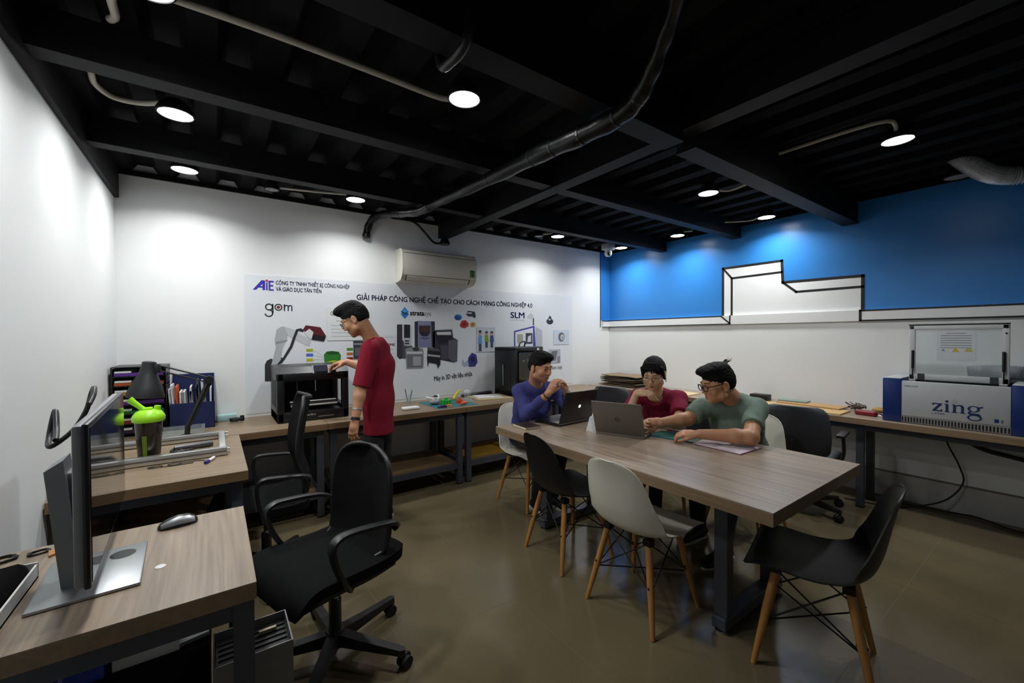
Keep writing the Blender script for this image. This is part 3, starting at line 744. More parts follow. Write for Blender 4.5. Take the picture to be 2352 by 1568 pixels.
for i, c in enumerate(('#4c8a2f', '#b0702a', '#7a2d22')): pprint('printed_tag', [(c, rect(1.053, 1.302-i*.045, 1.112, 1.33-i*.045))])
pprint('printed_part', [('#2f7d2c', [(.85, 1.20), (.845, 1.27), (.87, 1.30), (.92, 1.305), (.98, 1.295), (1.0, 1.26), (.995, 1.205), (.93, 1.19)]), ('#1d5424', ell(.925, 1.285, .06, .016)), ('#a9c02f', [(.86, 1.20), (.93, 1.215), (.985, 1.205), (.93, 1.19)])])
for i in range(3): obj('printed_line', G().tube([(.755, PY-.0004, 1.316-i*.045), (.85, PY-.0004, 1.25-i*.012)], .0008, 4), ink('#9a9a9a'), poster)
# stratasys logo and machines
pprint('logo', [('#3a8fd6', [(1.60, 1.70), (1.645, 1.752), (1.69, 1.70), (1.645, 1.655)]), ('#2a78c2', [(1.60, 1.675), (1.645, 1.715), (1.69, 1.675), (1.645, 1.625)]), ('#123a66', [(1.60, 1.70), (1.645, 1.70), (1.69, 1.675), (1.645, 1.675)]), ('#57a8e6', [(1.622, 1.70), (1.645, 1.728), (1.668, 1.70), (1.645, 1.69)])])
lettering('lettering', 'strata', 1.705, 1.665, 1.862, .075, '#2a2b2e', bold=.002); lettering('lettering', 'sys', 1.862, 1.665, 1.945, .075, '#8b8d90')
pprint('printed_machine', [('#35343f', [(1.559, 1.565), (1.620, 1.566), (1.616, 1.207), (1.583, 1.201), (1.556, 1.231)]), ('#c6c8ce', [(1.617, 1.566), (1.712, 1.559), (1.724, 1.530), (1.716, 1.340), (1.669, 1.335), (1.615, 1.405)]), ('#22212a', [(1.635, 1.566), (1.702, 1.564), (1.701, 1.423), (1.634, 1.423)]), ('#4a4956', [(1.615, 1.405), (1.669, 1.335), (1.725, 1.340), (1.724, 1.203), (1.616, 1.207)]), ('#b9bbc2', [(1.630, 1.415), (1.698, 1.414), (1.703, 1.344), (1.636, 1.341)]), ('#26252c', [(1.642, 1.400), (1.689, 1.399), (1.688, 1.385), (1.642, 1.385)]), ('#26252c', [(1.642, 1.373), (1.688, 1.373), (1.688, 1.358), (1.642, 1.359)])])
pprint('printed_machine', [('#31303c', [(1.753, 1.597), (1.795, 1.605), (1.986, 1.605), (1.990, 1.578), (1.988, 1.316), (1.753, 1.321)]), ('#7d7fa0', [(1.790, 1.602), (1.946, 1.605), (1.950, 1.317), (1.788, 1.321)]), ('#2a2530', [(1.803, 1.553), (1.935, 1.554), (1.931, 1.478), (1.902, 1.440), (1.837, 1.440), (1.805, 1.478)]), ('#4f3223', [(1.812, 1.542), (1.925, 1.543), (1.922, 1.488), (1.818, 1.488)]), ('#8f91b2', [(1.797, 1.596), (1.939, 1.598), (1.935, 1.565), (1.803, 1.563)]), ('#565876', [(1.810, 1.428), (1.928, 1.427), (1.898, 1.415), (1.837, 1.416)])])
pprint('printed_machine', [('#2f2e37', [(1.965, 1.485), (1.998, 1.509), (2.201, 1.517), (2.217, 1.422), (2.271, 1.398), (2.263, 1.152), (2.219, 1.138), (2.054, 1.175), (1.963, 1.256)]), ('#4c4b55', [(1.998, 1.509), (2.201, 1.517), (2.217, 1.426), (2.200, 1.426), (2.186, 1.498), (2.008, 1.492)]), ('#d2d3d7', [(2.008, 1.485), (2.183, 1.490), (2.189, 1.454), (2.018, 1.455)]), ('#17161b', [(2.001, 1.442), (2.195, 1.445), (2.199, 1.375), (2.047, 1.362)]), ('#5a5a64', [(2.154, 1.395), (2.271, 1.398), (2.263, 1.152), (2.219, 1.138), (2.152, 1.187)]), ('#45444e', [(2.056, 1.338), (2.150, 1.337), (2.149, 1.175), (2.063, 1.175)])])
pprint('printed_machine', [('#8b8d92', [(1.648, 1.306), (1.691, 1.322), (1.841, 1.312), (1.852, 1.274), (1.847, 1.096), (1.658, 1.099)]), ('#c5c7ca', [(1.663, 1.279), (1.842, 1.274), (1.842, 1.250), (1.663, 1.255)]), ('#6b6d72', [(1.662, 1.246), (1.838, 1.241), (1.834, 1.108), (1.667, 1.113)]), ('#a2a4a8', [(1.729, 1.225), (1.824, 1.222), (1.821, 1.124), (1.731, 1.125)]), ('#3c3d42', [(1.722, 1.322), (1.801, 1.317), (1.792, 1.283), (1.737, 1.284)])], lay=7)
pprint('printed_machine', [('#1b1b20', [(1.901, 1.318), (2.047, 1.300), (2.052, 1.129), (2.021, 1.081), (2.008, 1.131), (1.912, 1.153), (1.899, 1.105), (1.893, 1.197)]), ('#a7a9ad', [(1.900, 1.245), (2.050, 1.225), (2.049, 1.204), (1.900, 1.224)]), ('#515158', [(1.904, 1.315), (2.043, 1.297), (2.047, 1.269), (1.904, 1.288)])], lay=7)
pprint('printed_parts', [('#2f6fb6', ell(2.28, 1.655, .05, .035)), ('#17467f', ell(2.27, 1.645, .03, .02)), ('#b8332b', [(2.30, 1.57), (2.33, 1.62), (2.38, 1.625), (2.42, 1.585), (2.41, 1.55), (2.36, 1.53), (2.31, 1.545)]), ('#7d1f1c', ell(2.36, 1.578, .025, .02)), ('#c0a238', ell(2.475, 1.575, .036, .03)), ('#a0502a', ell(2.468, 1.575, .014, .014)), ('#2a2a2e', [(2.39, 1.69), (2.41, 1.735), (2.50, 1.725), (2.515, 1.665), (2.49, 1.655), (2.47, 1.675), (2.42, 1.67)]), ('#d7d8d8', rect(2.40, 1.70, 2.46, 1.715))])
pprint('printed_shoe', [('#3b3a86', [(2.40, 1.10), (2.41, 1.19), (2.46, 1.245), (2.52, 1.22), (2.535, 1.13), (2.50, 1.08), (2.42, 1.08)]), ('#9db0c4', [(2.325, 1.11), (2.33, 1.18), (2.36, 1.13), (2.40, 1.16), (2.42, 1.10), (2.36, 1.08)]), ('#23235a', ell(2.47, 1.17, .03, .035))])
lettering('lettering', 'Máy in 3D vật liệu nhựa', 1.977, .945, 2.46, .075, '#232326', bold=.001, rise=.03)
lettering('lettering', 'SLM', 3.02, 1.665, 3.235, .105, '#3a45b4', bold=.0016)
pprint('logo', [('#c4c6c8', [(3.27, 1.68), (3.345, 1.735), (3.39, 1.69), (3.345, 1.65)])])
pprint('printed_strip', [('#a9acb0', rect(3.02, 1.635, 3.24, 1.642))])
pprint('printed_machine', [('#3b3aa0', [(3.07, 1.27), (3.07, 1.50), (3.40, 1.57), (3.42, 1.27)]), ('#dfe3e8', [(3.09, 1.27), (3.09, 1.485), (3.375, 1.545), (3.375, 1.27)]), ('#b7bcc6', [(3.42, 1.27), (3.42, 1.555), (3.53, 1.51), (3.53, 1.27)]), ('#3c3f45', rect(3.255, 1.335, 3.365, 1.475)), ('#a8aa94', rect(3.12, 1.35, 3.21, 1.46)), ('#d6dadb', [(3.28, 1.36), (3.34, 1.36), (3.34, 1.45), (3.29, 1.43)]), ('#2c2d33', rect(3.375, 1.58, 3.39, 1.67))])
pprint('printed_part', [('#2b2c30', ell(3.665, 1.63, .06, .04)), ('#3a3b40', [(3.62, 1.64), (3.66, 1.71), (3.69, 1.69), (3.70, 1.64)]), ('#c9cbcd', ell(3.66, 1.655, .018, .012))])
lettering('lettering', 'kim loại', 3.70, .985, 3.88, .07, '#232326')
# separate small prints taped over the poster
def taped(name, x0, z0, x1, z1, label, base='#dde0e2', cat='print'):
    return tag(obj(name, G().box(x0, x1, PY-.004, PY-.0025, z0, z1), ink(base)), label, cat)
s1 = taped('paper_sheet', .874, 1.405, 1.285, 1.718, 'pale printed notice on the wall behind the head of the standing man', '#dce0df', 'paper')
lettering('lettering', 'GIA', .905, 1.645, .985, .055, '#7d8a5a', s1, PY-.004); pprint('printed_strip', [('#b9c3c0', rect(.96, 1.585, 1.22, 1.60))], PY-.004, parent=s1)
for k in range(4): pprint('printed_strip', [('#b4b9bb', rect(.91, 1.545-k*.034, 1.25, 1.551-k*.034))], PY-.004, parent=s1)
s2 = taped('paper_sheet', 1.33, 1.14, 1.545, 1.456, 'white printed notice on the wall at the back of the standing man', '#d8dcdf', 'paper')
lettering('lettering', 'ONG', 1.46, 1.345, 1.53, .035, '#b0506a', s2, PY-.004, bold=.001); 
for k in range(5): pprint('printed_strip', [('#b0b4b6', rect(1.36, 1.43-k*.045-(.08 if k else 0), 1.52, 1.436-k*.045-(.08 if k else 0)))], PY-.004, parent=s2)
s3 = taped('photo_print', 1.115, 1.22, 1.24, 1.40, 'small dark photo print beside the shoulder of the standing man', '#3a3c44')
pprint('printed_strip', [('#8d9096', rect(1.12, 1.36, 1.235, 1.375)), ('#5d616c', rect(1.13, 1.25, 1.22, 1.33))], PY-.004, parent=s3)
s4 = taped('photo_print', 2.523, 1.25, 2.786, 1.545, 'photo print of three small figurines, left above the right printer', '#c6ccd2')
for k, (x, c, h) in enumerate(((2.57, '#5b9bd0', .24), (2.66, '#7d9a2e', .19), (2.735, '#3d4f73', .19))):
    z0 = 1.26 if k == 0 else 1.30
    pprint('printed_figure', [(c, [(x-.03, z0+h*.35), (x+.03, z0+h*.35), (x+.022, z0+h*.78), (x-.022, z0+h*.78)]), ('#3a4452', rect(x-.018, z0, x+.018, z0+h*.36)), ('#c79a80', ell(x, z0+h*.9, .02, .026)), ('#2a2024', [(x-.021, z0+h*.92), (x+.021, z0+h*.92), (x+.014, z0+h*1.03), (x-.014, z0+h*1.03)])], PY-.004, parent=s4)
s5 = taped('photo_print', 3.73, 1.318, 4.015, 1.517, 'pale photo print of a round metal ring, right of the other prints', '#c9d4e0')
pprint('printed_ring', [('#6e7178', ell(3.87, 1.42, .06, .065)), ('#c7cbd0', ell(3.885, 1.415, .035, .04)), ('#9aa0a8', ell(3.89, 1.41, .02, .024))], PY-.004, parent=s5)
s6 = taped('photo_print', 3.64, 1.07, 3.85, 1.255, 'grey photo print of a lattice part behind the man in blue', '#b4b6bc')
pprint('printed_lattice', [('#6f7074', [(3.66, 1.10), (3.69, 1.23), (3.80, 1.235), (3.76, 1.10)]), ('#8f8aa0', rect(3.79, 1.075, 3.845, 1.16))], PY-.004, parent=s6)
# ------------------------------------------------------------------ 3D printers
M_pblack = mat('printer_black', '#141518', .35, var=.1)
M_pgrey = mat('printer_dark_grey', '#2b2c2f', .4, var=.1)
M_darkgap = mat('printer_inner_black', '#060607', .6)
M_white_ink = mat('white_lettering', '#d9dadb', .5)
t = thing('desktop_printer', 'black open-front desktop 3D printer that the standing man operates', 'printer', (.40, 3.745, BZ))
W, D, H = .545, .44, .40
b = obj('frame', G().rbox(0, .055, 0, D, 0, H, .012).rbox(W-.055, W, 0, .06, 0, H, .012).rbox(W-.055, W, D-.06, D, 0, H, .012).box(W-.05, W-.006, .06, D-.06, 0, .11).box(W-.05, W-.006, .06, D-.06, H-.05, H).rbox(.0, W, 0, D, 0, .085, .012).rbox(.0, W, .0, .05, H-.07, H, .012).rbox(0, W, D-.02, D, 0, H, .006), M_pblack, t, 40)
obj('hood', G().loft([[(0, 0, H-.005), (W, 0, H-.005), (W, D, H-.005), (0, D, H-.005)], [(.0, .055, H+.045), (W, .055, H+.045), (W, D, H+.045), (.0, D, H+.045)], [(.03, .08, H+.05), (W-.03, .08, H+.05), (W-.03, D-.02, H+.05), (.03, D-.02, H+.05)]]), M_pgrey, t)
obj('side_window', G().box(-.002, .002, .07, D-.1, .12, H-.06), M_darkgap, t)
obj('back_panel', G().box(.055, W-.055, D-.022, D-.02, .085, H-.07), M_darkgap, t)
for x in (.19, .34): obj('guide_rod', G().cyl((x, .33, .2), (x, .33, H-.04), .004, n=8), M_chrome, t)
obj('gantry', G().cyl((.17, .32, .2), (.36, .32, .2), .005, n=8), M_chrome, t)
for y, z in ((.04, .125), (.10, .15)): obj('plate_rail', G().rbox(.10, .46, y-.01, y+.01, z-.007, z+.007, .004), M_aluminium, t)
obj('build_plate', G().rbox(.10, .46, .06, .34, .128, .138, .003), M_pgrey, t)
sc_ = obj('control_panel', G().loft([[(.26, -.004, H-.012), (.46, -.004, H-.012), (.46, .02, H-.03), (.26, .02, H-.03)], [(.26, .055, H+.052), (.46, .055, H+.052), (.46, .075, H+.04), (.26, .075, H+.04)]]), M_pgrey, t)
obj('screen', G().add([(.275, -.0015, H+.0), (.38, -.0015, H+.0), (.38, .05, H+.05), (.275, .05, H+.05)], [(0, 1, 2, 3)]).xf(T(0, -.003, .002)), mat('lcd_screen', '#14162a', .7, spec=.2), sc_)
obj('dial', G().cyl((.425, .02, H+.015), (.425, .0, H+.034), .022, n=18), M_black, sc_, 40)
lettering('lettering', 'MakerBot', .18, .045, .28, .022, '#c9cacc', t, -.0005)
obj('name_strip', G().box(.30, .42, -.0015, 0, .026, .032), mat('strip_grey', '#7d7e80', .5), t)

t = thing('enclosed_printer', 'large enclosed black 3D printer in the corner behind the man in blue', 'printer', (2.765, 3.775, BZ), R(10))
W, D, H = .475, .36, .56
obj('cabinet', G().rbox(0, .03, 0, D, 0, H, .012).rbox(W-.03, W, 0, D, 0, H, .012).rbox(0, W, 0, D, 0, .07, .012).rbox(0, W, 0, D, H-.055, H, .015).box(.02, W-.02, D-.02, D, .05, H-.03), M_pblack, t, 40)
obj('side_inset', G().rbox(-.003, .003, .09, D-.12, .1, H-.16, .002), M_darkgap, t)
obj('side_handle', G().cyl((-.012, .20, .12), (-.012, .20, H-.2), .006, n=8).cyl((-.012, .20, .14), (0, .20, .14), .005, n=8).cyl((-.012, .20, H-.22), (0, .20, H-.22), .005, n=8), M_chrome, t, 40)
dr = obj('door', G().rbox(.035, W-.035, -.006, .006, .075, H-.06, .004), mat('smoked_glass', '#0a0b0d', .08, spec=.6), t)
obj('door_edge', G().box(.12, .124, -.008, -.006, .1, H-.1).box(.37, .373, -.008, -.006, .1, H-.1), mat('bronze_edge', '#5a4a38', .4), dr)
obj('print_head', G().rbox(.09, .13, -.010, -.006, H-.17, H-.15, .002).rbox(.17, .2, -.010, -.006, H-.19, H-.14, .002), mat('grey_bits', '#6f7174', .5), dr)
obj('sticker', G().cyl((.375, -.001, H-.035), (.375, -.0025, H-.035), .022, n=14), M_lampwhite, t)
obj('top_cable', G().tube([(.17, .12, H-.01), (.2, .13, H+.04), (.27, .15, H+.06), (.33, .17, H+.055), (.36, .2, H+.02), (.365, .22, H-.01)], .009, 8, sub=5), M_black, t, 60)

# ------------------------------------------------------------------ laser engraver on the right bench (front faces -x)
M_lgrey = mat('laser_light_grey', '#b9bcbf', .4, var=.03)
M_lblue = mat('laser_navy_blue', '#14306f', .35, var=.05)
t = thing('laser_engraver', 'grey and navy laser engraver with its clear lid standing open', 'laser engraver', (4.354, .20, BZ))
LW, LD, LH = .775, .46, .33          # along y, along x, height
obj('side_housing', G().rbox(0, LD, LW-.112, LW, 0, LH+.008, .008), M_lblue, t, 40); obj('side_housing', G().rbox(0, LD, 0, .112, 0, LH+.008, .008), M_lblue, t, 40)
for y0, y1 in ((LW-.112, LW), (0, .112)): obj('housing_cover', G().rbox(.004, LD-.004, y0+.003, y1-.003, LH+.008, LH+.014, .003), M_lgrey, t, 40)
fp = obj('front_panel', G().rbox(.004, .03, .112, LW-.112, .055, LH-.005, .006), M_lgrey, t, 40)
obj('cabinet', G().box(.03, LD, .112, LW-.112, .0, .21), M_lgrey, t)
obj('work_bed', G().box(.05, LD-.03, .125, LW-.125, .21, .225), mat('bed_dark', '#2d2f33', .5), t)
obj('bed_rim', G().box(.03, .05, .112, LW-.112, .2, LH-.01).box(LD-.03, LD, .112, LW-.112, .2, LH-.01), M_pgrey, t)
vp = obj('vent_panel', G().box(.006, .03, .112, LW-.112, .004, .055), mat('vent_grey', '#8c8d8e', .5), t)
for k in range(33): 
    y = .12+k*(LW-.24)/32.0
    obj('vent_slot', G().box(.0045, .0065, y-.0045, y+.0045, .01, .047), M_darkgap, vp)
lidx = .13
lid = obj('lid_frame', G().rbox(lidx, lidx+.03, .13, .165, LH, .755, .006).rbox(lidx, lidx+.03, LW-.165, LW-.13, LH, .755, .006).rbox(lidx, lidx+.03, .13, LW-.13, LH, LH+.045, .006).rbox(lidx, lidx+.03, .13, LW-.13, .72, .755, .006), mat('lid_pale_grey', '#c4c8c8', .4), t, 40)
def clear_mat(name, tint, alpha):
    m, tt, b_ = nt(name); N = tt.nodes; L = tt.links
    tr = N.new('ShaderNodeBsdfTransparent'); tr.inputs[0].default_value = (*tint, 1); mxs = N.new('ShaderNodeMixShader')
    nz = N.new('ShaderNodeTexNoise'); nz.inputs['Scale'].default_value = 9; mr = N.new('ShaderNodeMapRange'); mr.inputs[3].default_value = alpha*.85; mr.inputs[4].default_value = alpha*1.15
    L.new(nz.outputs['Fac'], mr.inputs[0]); L.new(mr.outputs[0], mxs.inputs[0])
    b_.inputs['Base Color'].default_value = (.75, .8, .8, 1); b_.inputs['Roughness'].default_value = .08
    L.new(tr.outputs[0], mxs.inputs[1]); L.new(b_.outputs[0], mxs.inputs[2]); L.new(mxs.outputs[0], N['Material Output'].inputs['Surface'])
    MATS[name] = m; return m
M_acrylic = clear_mat('clear_acrylic', (.93, .96, .96), .16)
obj('lid_window', G().box(lidx+.012, lidx+.018, .165, LW-.165, LH+.045, .72), M_acrylic, lid)
obj('lid_seal', G().box(lidx-.002, lidx+.032, .128, LW-.128, .755, .763), M_black, lid)
for y in (.155, LW-.155):
    st = obj('gas_strut', G().cyl((lidx-.02, y, LH-.04), (lidx-.015, y, .44), .004, n=8).cyl((lidx-.015, y, .42), (lidx-.01, y, .56), .009, n=10), M_black, t, 40)
    obj('strut_mount', G().rbox(lidx-.03, lidx-.005, y-.02, y+.02, LH-.03, LH+.005, .003), M_aluminium, st)
for y in (.2, LW-.2): obj('hinge', G().rbox(lidx-.004, lidx, y-.02, y+.02, LH-.0, LH+.05, .002), mat('hinge_grey', '#4a4c4d', .4, metal=.5), lid)
nt_ = obj('warning_notice', G().box(lidx+.009, lidx+.0115, .29, .49, .49, .71), mat('notice_film', '#cdd2d6', .4), lid)
for k in range(7): obj('printed_strip', G().box(lidx+.0082, lidx+.0088, .31+(.03 if k == 0 else 0), .47-(.03 if k == 0 else 0), .69-k*.018, .694-k*.018), mat('notice_text', '#7f8487', .5), nt_)
def tri(y, z, s, c, nm): obj('warning_symbol', G().prism([(y-s, z), (y+s, z), (y, z+1.7*s)], 'yz', lidx+.008, lidx+.0088), mat(nm, c, .5), nt_)
tri(.39, .555, .018, '#c9b21f', 'warning_yellow'); tri(.455, .558, .011, '#8d8f90', 'warning_grey')
obj('warning_symbol', G().box(lidx+.008, lidx+.0088, .305, .345, .558, .566).box(lidx+.008, lidx+.0088, .312, .338, .57, .578), mat('warning_yellow', '#c9b21f', .5), nt_)
for z in (.69, .73): obj('lid_screw', G().cyl((lidx-.002, .145, z), (lidx, .145, z), .006, n=10), M_black, lid)
# lettering on the front (reads along -y)
def on_front(g, y0, z, x=.0035): return g.xf(Matrix.Translation((x, y0, z)) @ Matrix.Rotation(-PI/2, 4, 'Z'))
M_zing = mat('zing_navy_ink', '#17305f', .5)
def zing_geo():
    """serif letters z i n g drawn from strokes; x to the right, z up, x-height .06"""
    g = G(); y0, y1 = -.0006, 0
    def bx(a, b, c, d): g.box(a, c, y0, y1, b, d)
    def po(p): g.prism(p, 'xz', y0, y1)
    po([(0, .06), (.0, .044), (.004, .044), (.012, .052), (.032, .052), (.0, .006), (.0, 0), (.052, 0), (.052, .018), (.048, .018), (.042, .008), (.018, .008), (.052, .054), (.052, .06)])   # z
    x = .062; po([(x, .06), (x, .056), (x+.007, .054), (x+.007, .006), (x, .004), (x, 0), (x+.03, 0), (x+.03, .004), (x+.022, .006), (x+.022, .06)])                                 # i
    g.add(*(lambda q: (q.v, q.f))(ring_geo(x+.014, .078, .009, 0., 0, 14, th=.0006)))
    x = .1; po([(x, .06), (x, .056), (x+.007, .054), (x+.007, .006), (x, .004), (x, 0), (x+.03, 0), (x+.03, .004), (x+.022, .006), (x+.022, .043), (x+.03, .051), (x+.042, .051), (x+.047, .044), (x+.047, .006), (x+.041, .004), (x+.041, 0), (x+.07, 0), (x+.07, .004), (x+.062, .006), (x+.062, .046), (x+.055, .058), (x+.04, .061), (x+.028, .058), (x+.021, .052), (x+.02, .06)])  # n
    def ring(cx, cz, rx, rz, wx, wz, a0=0., a1=2*PI, n=30):
        v = []
        for i in range(n+1):
            a = a0+(a1-a0)*i/n; c, s = math.cos(a), math.sin(a)
            v += [(cx+rx*c, y0, cz+rz*s), (cx+(rx-wx)*c, y0, cz+(rz-wz)*s), (cx+rx*c, y1, cz+rz*s), (cx+(rx-wx)*c, y1, cz+(rz-wz)*s)]
        f = []
        for i in range(n): a, b = 4*i, 4*i+4; f += [(a, b, b+1, a+1), (a, a+2, b+2, b), (a+1, b+1, b+3, a+3)]
        g.add(v, f)
    ring(.208, .040, .030, .022, .013, .005); ring(.212, -.022, .036, .022, .011, .006)
    po([(.186, .022), (.178, .01), (.186, -.002), (.232, -.004), (.246, -.014), (.236, .008), (.196, .010), (.194, .02)])
    po([(.226, .054), (.252, .062), (.252, .052), (.232, .047)])
    return g
obj('lettering', on_front(zing_geo(), .49, .115), M_zing, fp)
g = text_geo('LASER', .018); a, b_ = gwidth(g); g.xf(Matrix.Diagonal((.07/(b_-a), 1, 1, 1))); obj('lettering', on_front(g, .495, .092), mat('laser_small_ink', '#5b6470', .5), fp)
g = text_geo('MADE IN USA', .014); a, b_ = gwidth(g); g.xf(Matrix.Diagonal((.075/(b_-a), 1, 1, 1))); obj('lettering', on_front(g, .645, .282), mat('laser_black_ink', '#23262b', .5), fp)
obj('emblem', G().prism([(.40, .19), (.375, .215), (.35, .19), (.375, .175)], 'yz', .0032, .0042), mat('emblem_pale', '#a9acb3', .5), fp, label='pale diamond emblem behind the lettering')
eb = obj('badge', G().box(.0032, .0042, .165, .185, .075, .1), M_lblue, fp); obj('badge', G().box(.0032, .0042, .145, .155, .075, .098), mat('laser_small_ink', '#5b6470', .5), fp)
# foil exhaust duct behind the engraver
pts = []; rs = []
dp = smooth_path([Vector(p) for p in [(4.79, .56, 1.135), (4.785, .46, 1.148), (4.765, .36, 1.15), (4.76, .25, 1.15), (4.755, .1, 1.148), (4.755, -.25, 1.14)]], 14)
for i in range(len(dp)-1):
    for k in range(2): pts.append(dp[i].lerp(dp[i+1], k/2)); rs.append(.052 if k else .044)
tag(obj('exhaust_duct', G().tube(pts, rs, 14), M_foil, None), 'silver foil exhaust duct lying behind the laser engraver lid', 'duct')
# ------------------------------------------------------------------ things on the desks at the left
M_darkmetal = mat('monitor_dark_bezel', '#16171a', .35)
M_monback = mat('monitor_grey_back', '#85878a', .45)
M_silver = mat('monitor_silver_stand', '#a9acae', .38, metal=.75, var=.05, scale=50)
M_screen = mat('black_glossy_screen', '#0b0c0e', .06, spec=.6, var=0)
t = thing('computer_monitor', 'wide computer monitor seen from its edge on a silver stand', 'monitor', (-.293, 1.83, BZ), R(2.8))
# panel faces +x
obj('panel', G().rbox(-.012, .012, -.385, .385, .07, .475, .008), M_monback, t, 40)
bz = obj('bezel', G().rbox(.006, .020, -.388, .388, .066, .478, .005), M_darkmetal, t, 40)
obj('screen', G().box(.0195, .0215, -.376, .376, .08, .466), M_screen, t)
obj('rear_bulge', G().rbox(-.04, -.008, -.10, .17, .13, .37, .014, 3), M_monback, t, 40)
obj('stand_column', G().loft([[(-.062, -.205, .006), (-.022, -.205, .006), (-.022, -.145, .006), (-.062, -.145, .006)], [(-.088, -.215, .335), (-.052, -.215, .36), (-.052, -.115, .36), (-.088, -.115, .335)]]), M_monback, t)
obj('stand_arm', G().rbox(-.06, -.02, -.19, -.12, .24, .32, .01), M_monback, t, 40)
bs = obj('stand_base', G().rbox(-.115, .105, -.295, .01, 0, .010, .004), M_silver, t, 40)
obj('base_ring', G().lathe([(.03, .0102), (.031, .0106), (.029, .0106)], 20, (.05, -.06, 0)), M_darkmetal, bs)
tag(obj('monitor_cable', G().tube([(-.40, 1.86, 1.125), (-.415, 1.94, 1.15), (-.43, 2.0, 1.20), (-.44, 1.98, 1.12), (-.42, 1.90, 1.10), (-.375, 1.92, 1.14), (-.345, 1.93, 1.20), (-.335, 1.95, 1.255), (-.325, 1.93, 1.275), (-.32, 1.89, 1.255), (-.325, 1.86, 1.23)], .0075, 8, sub=6), M_blackplastic, None, 60), 'thick black cable looped behind the top of the monitor', 'cable')
# mouse
t = thing('computer_mouse', 'black and silver computer mouse at the back edge of the near desk', 'mouse', (-.115, 1.955, BZ), R(8))
rings = []
for k, (x, hw, h) in enumerate([(-.058, .006, .008), (-.05, .022, .018), (-.03, .029, .028), (0, .031, .036), (.03, .030, .033), (.05, .022, .022), (.058, .008, .010)]):
    rings.append([(x, hw*math.cos(a), .002+h*max(0, math.sin(a))) for a in [PI*i/10 for i in range(11)]]+[(x, -hw*.9, .001), (x, hw*.9, .001)])
obj('shell', G().loft(rings), M_blackplastic, t, 60)
obj('side_panel', G().loft([[(x, -hw*math.cos(a)*1.02, .003+h*math.sin(a)*1.02) for a in [.25, .5, .8, 1.1]] for x, hw, h in ((-.05, .022, .018), (-.03, .029, .028), (0, .031, .036), (.03, .03, .033), (.048, .023, .023))], close=False), M_silver, t, 60)
obj('wheel', G().cyl((.036, -.004, .0275), (.036, .004, .0275), .005, n=12), M_rubber, t)
tag(obj('ink_sticker', G().lathe([(.012, 0), (.014, .001), (.010, .003), (.004, .002), (0, .0022)], 14, (-.139, 1.631, BZ)), M_lampwhite, None, 40), 'tiny white paper sticker on the near desk beside the monitor base', 'sticker')
# white open box with a black bag inside, at the left edge
t = thing('open_box', 'white open box at the left edge of the near desk', 'box', (-.495, 1.60, BZ))
M_card = mat('white_card', '#d9dad8', .55)
obj('box_tray', G().box(-.09, .075, -.13, .17, 0, .006).box(-.09, -.085, -.13, .17, 0, .04).box(.07, .075, -.13, .17, 0, .04).box(-.09, .075, -.13, -.125, 0, .03).box(-.09, .075, .165, .17, 0, .045), M_card, t)
rng = random.Random(3)
bag = G().rbox(-.08, .065, -.115, .15, .007, .055, .022, 3)
bag.v = [(x+rng.uniform(-.004, .004), y+rng.uniform(-.004, .004), z+(rng.uniform(-.012, .012) if z > .03 else 0)) for x, y, z in bag.v]
tag(obj('black_pouch', bag.xf(T(-.495, 1.60, BZ)), mat('black_pouch_cloth', '#050506', .9, spec=.1), None, 60), 'crumpled black pouch lying in the white open box', 'pouch')
def coil(name, c, r, turns, rad, label, m, tilt=0.):
    pts = [(c[0]+(r+.004*math.sin(i*1.3))*math.cos(i*.35), c[1]+(r*.8+.003*math.sin(i*.7))*math.sin(i*.35), c[2]+rad+.0009*i*rad*10) for i in range(int(turns*18))]
    return tag(obj(name, G().tube(pts, rad, 6), m, None, 60), label, 'cable')
coil('cable_coil', (-.545, 1.96, BZ), .032, 3, .004, 'coiled dark cable on the near desk by the left wall', M_blackplastic)
coil('cable_coil', (-.465, 1.965, BZ), .022, 2, .003, 'small coiled cable between the box and the orange card', M_blackplastic)
tag(obj('orange_card', G().prism([(-.43, 1.905), (-.355, 1.965), (-.345, 1.99), (-.375, 2.005), (-.44, 1.95)], 'xy', BZ+.001, BZ+.007), mat('orange_card', '#c98a55', .6)), 'orange cardboard offcut on the near desk behind the monitor', 'cardboard')
tag(obj('lens_cap', G().lathe([(.024, 0), (.026, .012), (.018, .016), (.018, .03), (.01, .034), (0, .034)], 18, (-.555, 1.885, BZ)), M_pgrey, None, 40), 'small dark grey cap by the left wall on the near desk', 'cap')

# --- middle desk
M_lime = mat('lime_plastic', '#9be01f', .35, var=.03); M_smoke = mat('smoky_plastic', '#1c1a14', .18, var=.1)
t = thing('shaker_bottle', 'smoky shaker bottle with a lime green flip lid', 'bottle', (-.30, 3.06, BZ))
t.scale = (1.22, 1.22, 1.18)
obj('cup', G().lathe([(0, .002), (.036, 0), (.039, .004), (.051, .195), (.053, .20), (.0, .20)], 28), M_smoke, t, 50)
obj('level_window', G().loft([[((.0402+.0124*z/.2)*math.cos(a)*1.01, (.0402+.0124*z/.2)*math.sin(a)*1.01, z) for a in [-2.0+.09*i for i in range(5)]] for z in (.03, .08, .13)], close=False), mat('lime_level_strip', '#5d7a14', .3), t)
ld = obj('lid', G().lathe([(.054, .19), (.059, .195), (.060, .212), (.056, .222), (.045, .238), (.03, .246), (0, .248)], 28), M_lime, t, 50)
obj('spout', G().cyl((.028, .0, .235), (.033, 0, .262), .014, .012, 14), M_lime, ld, 50)
obj('flip_cap', G().tube([(-.012, 0, .243), (-.03, 0, .262), (-.052, 0, .285), (-.066, 0, .302)], [.012, .011, .013, .015], 10), M_lime, ld, 50)
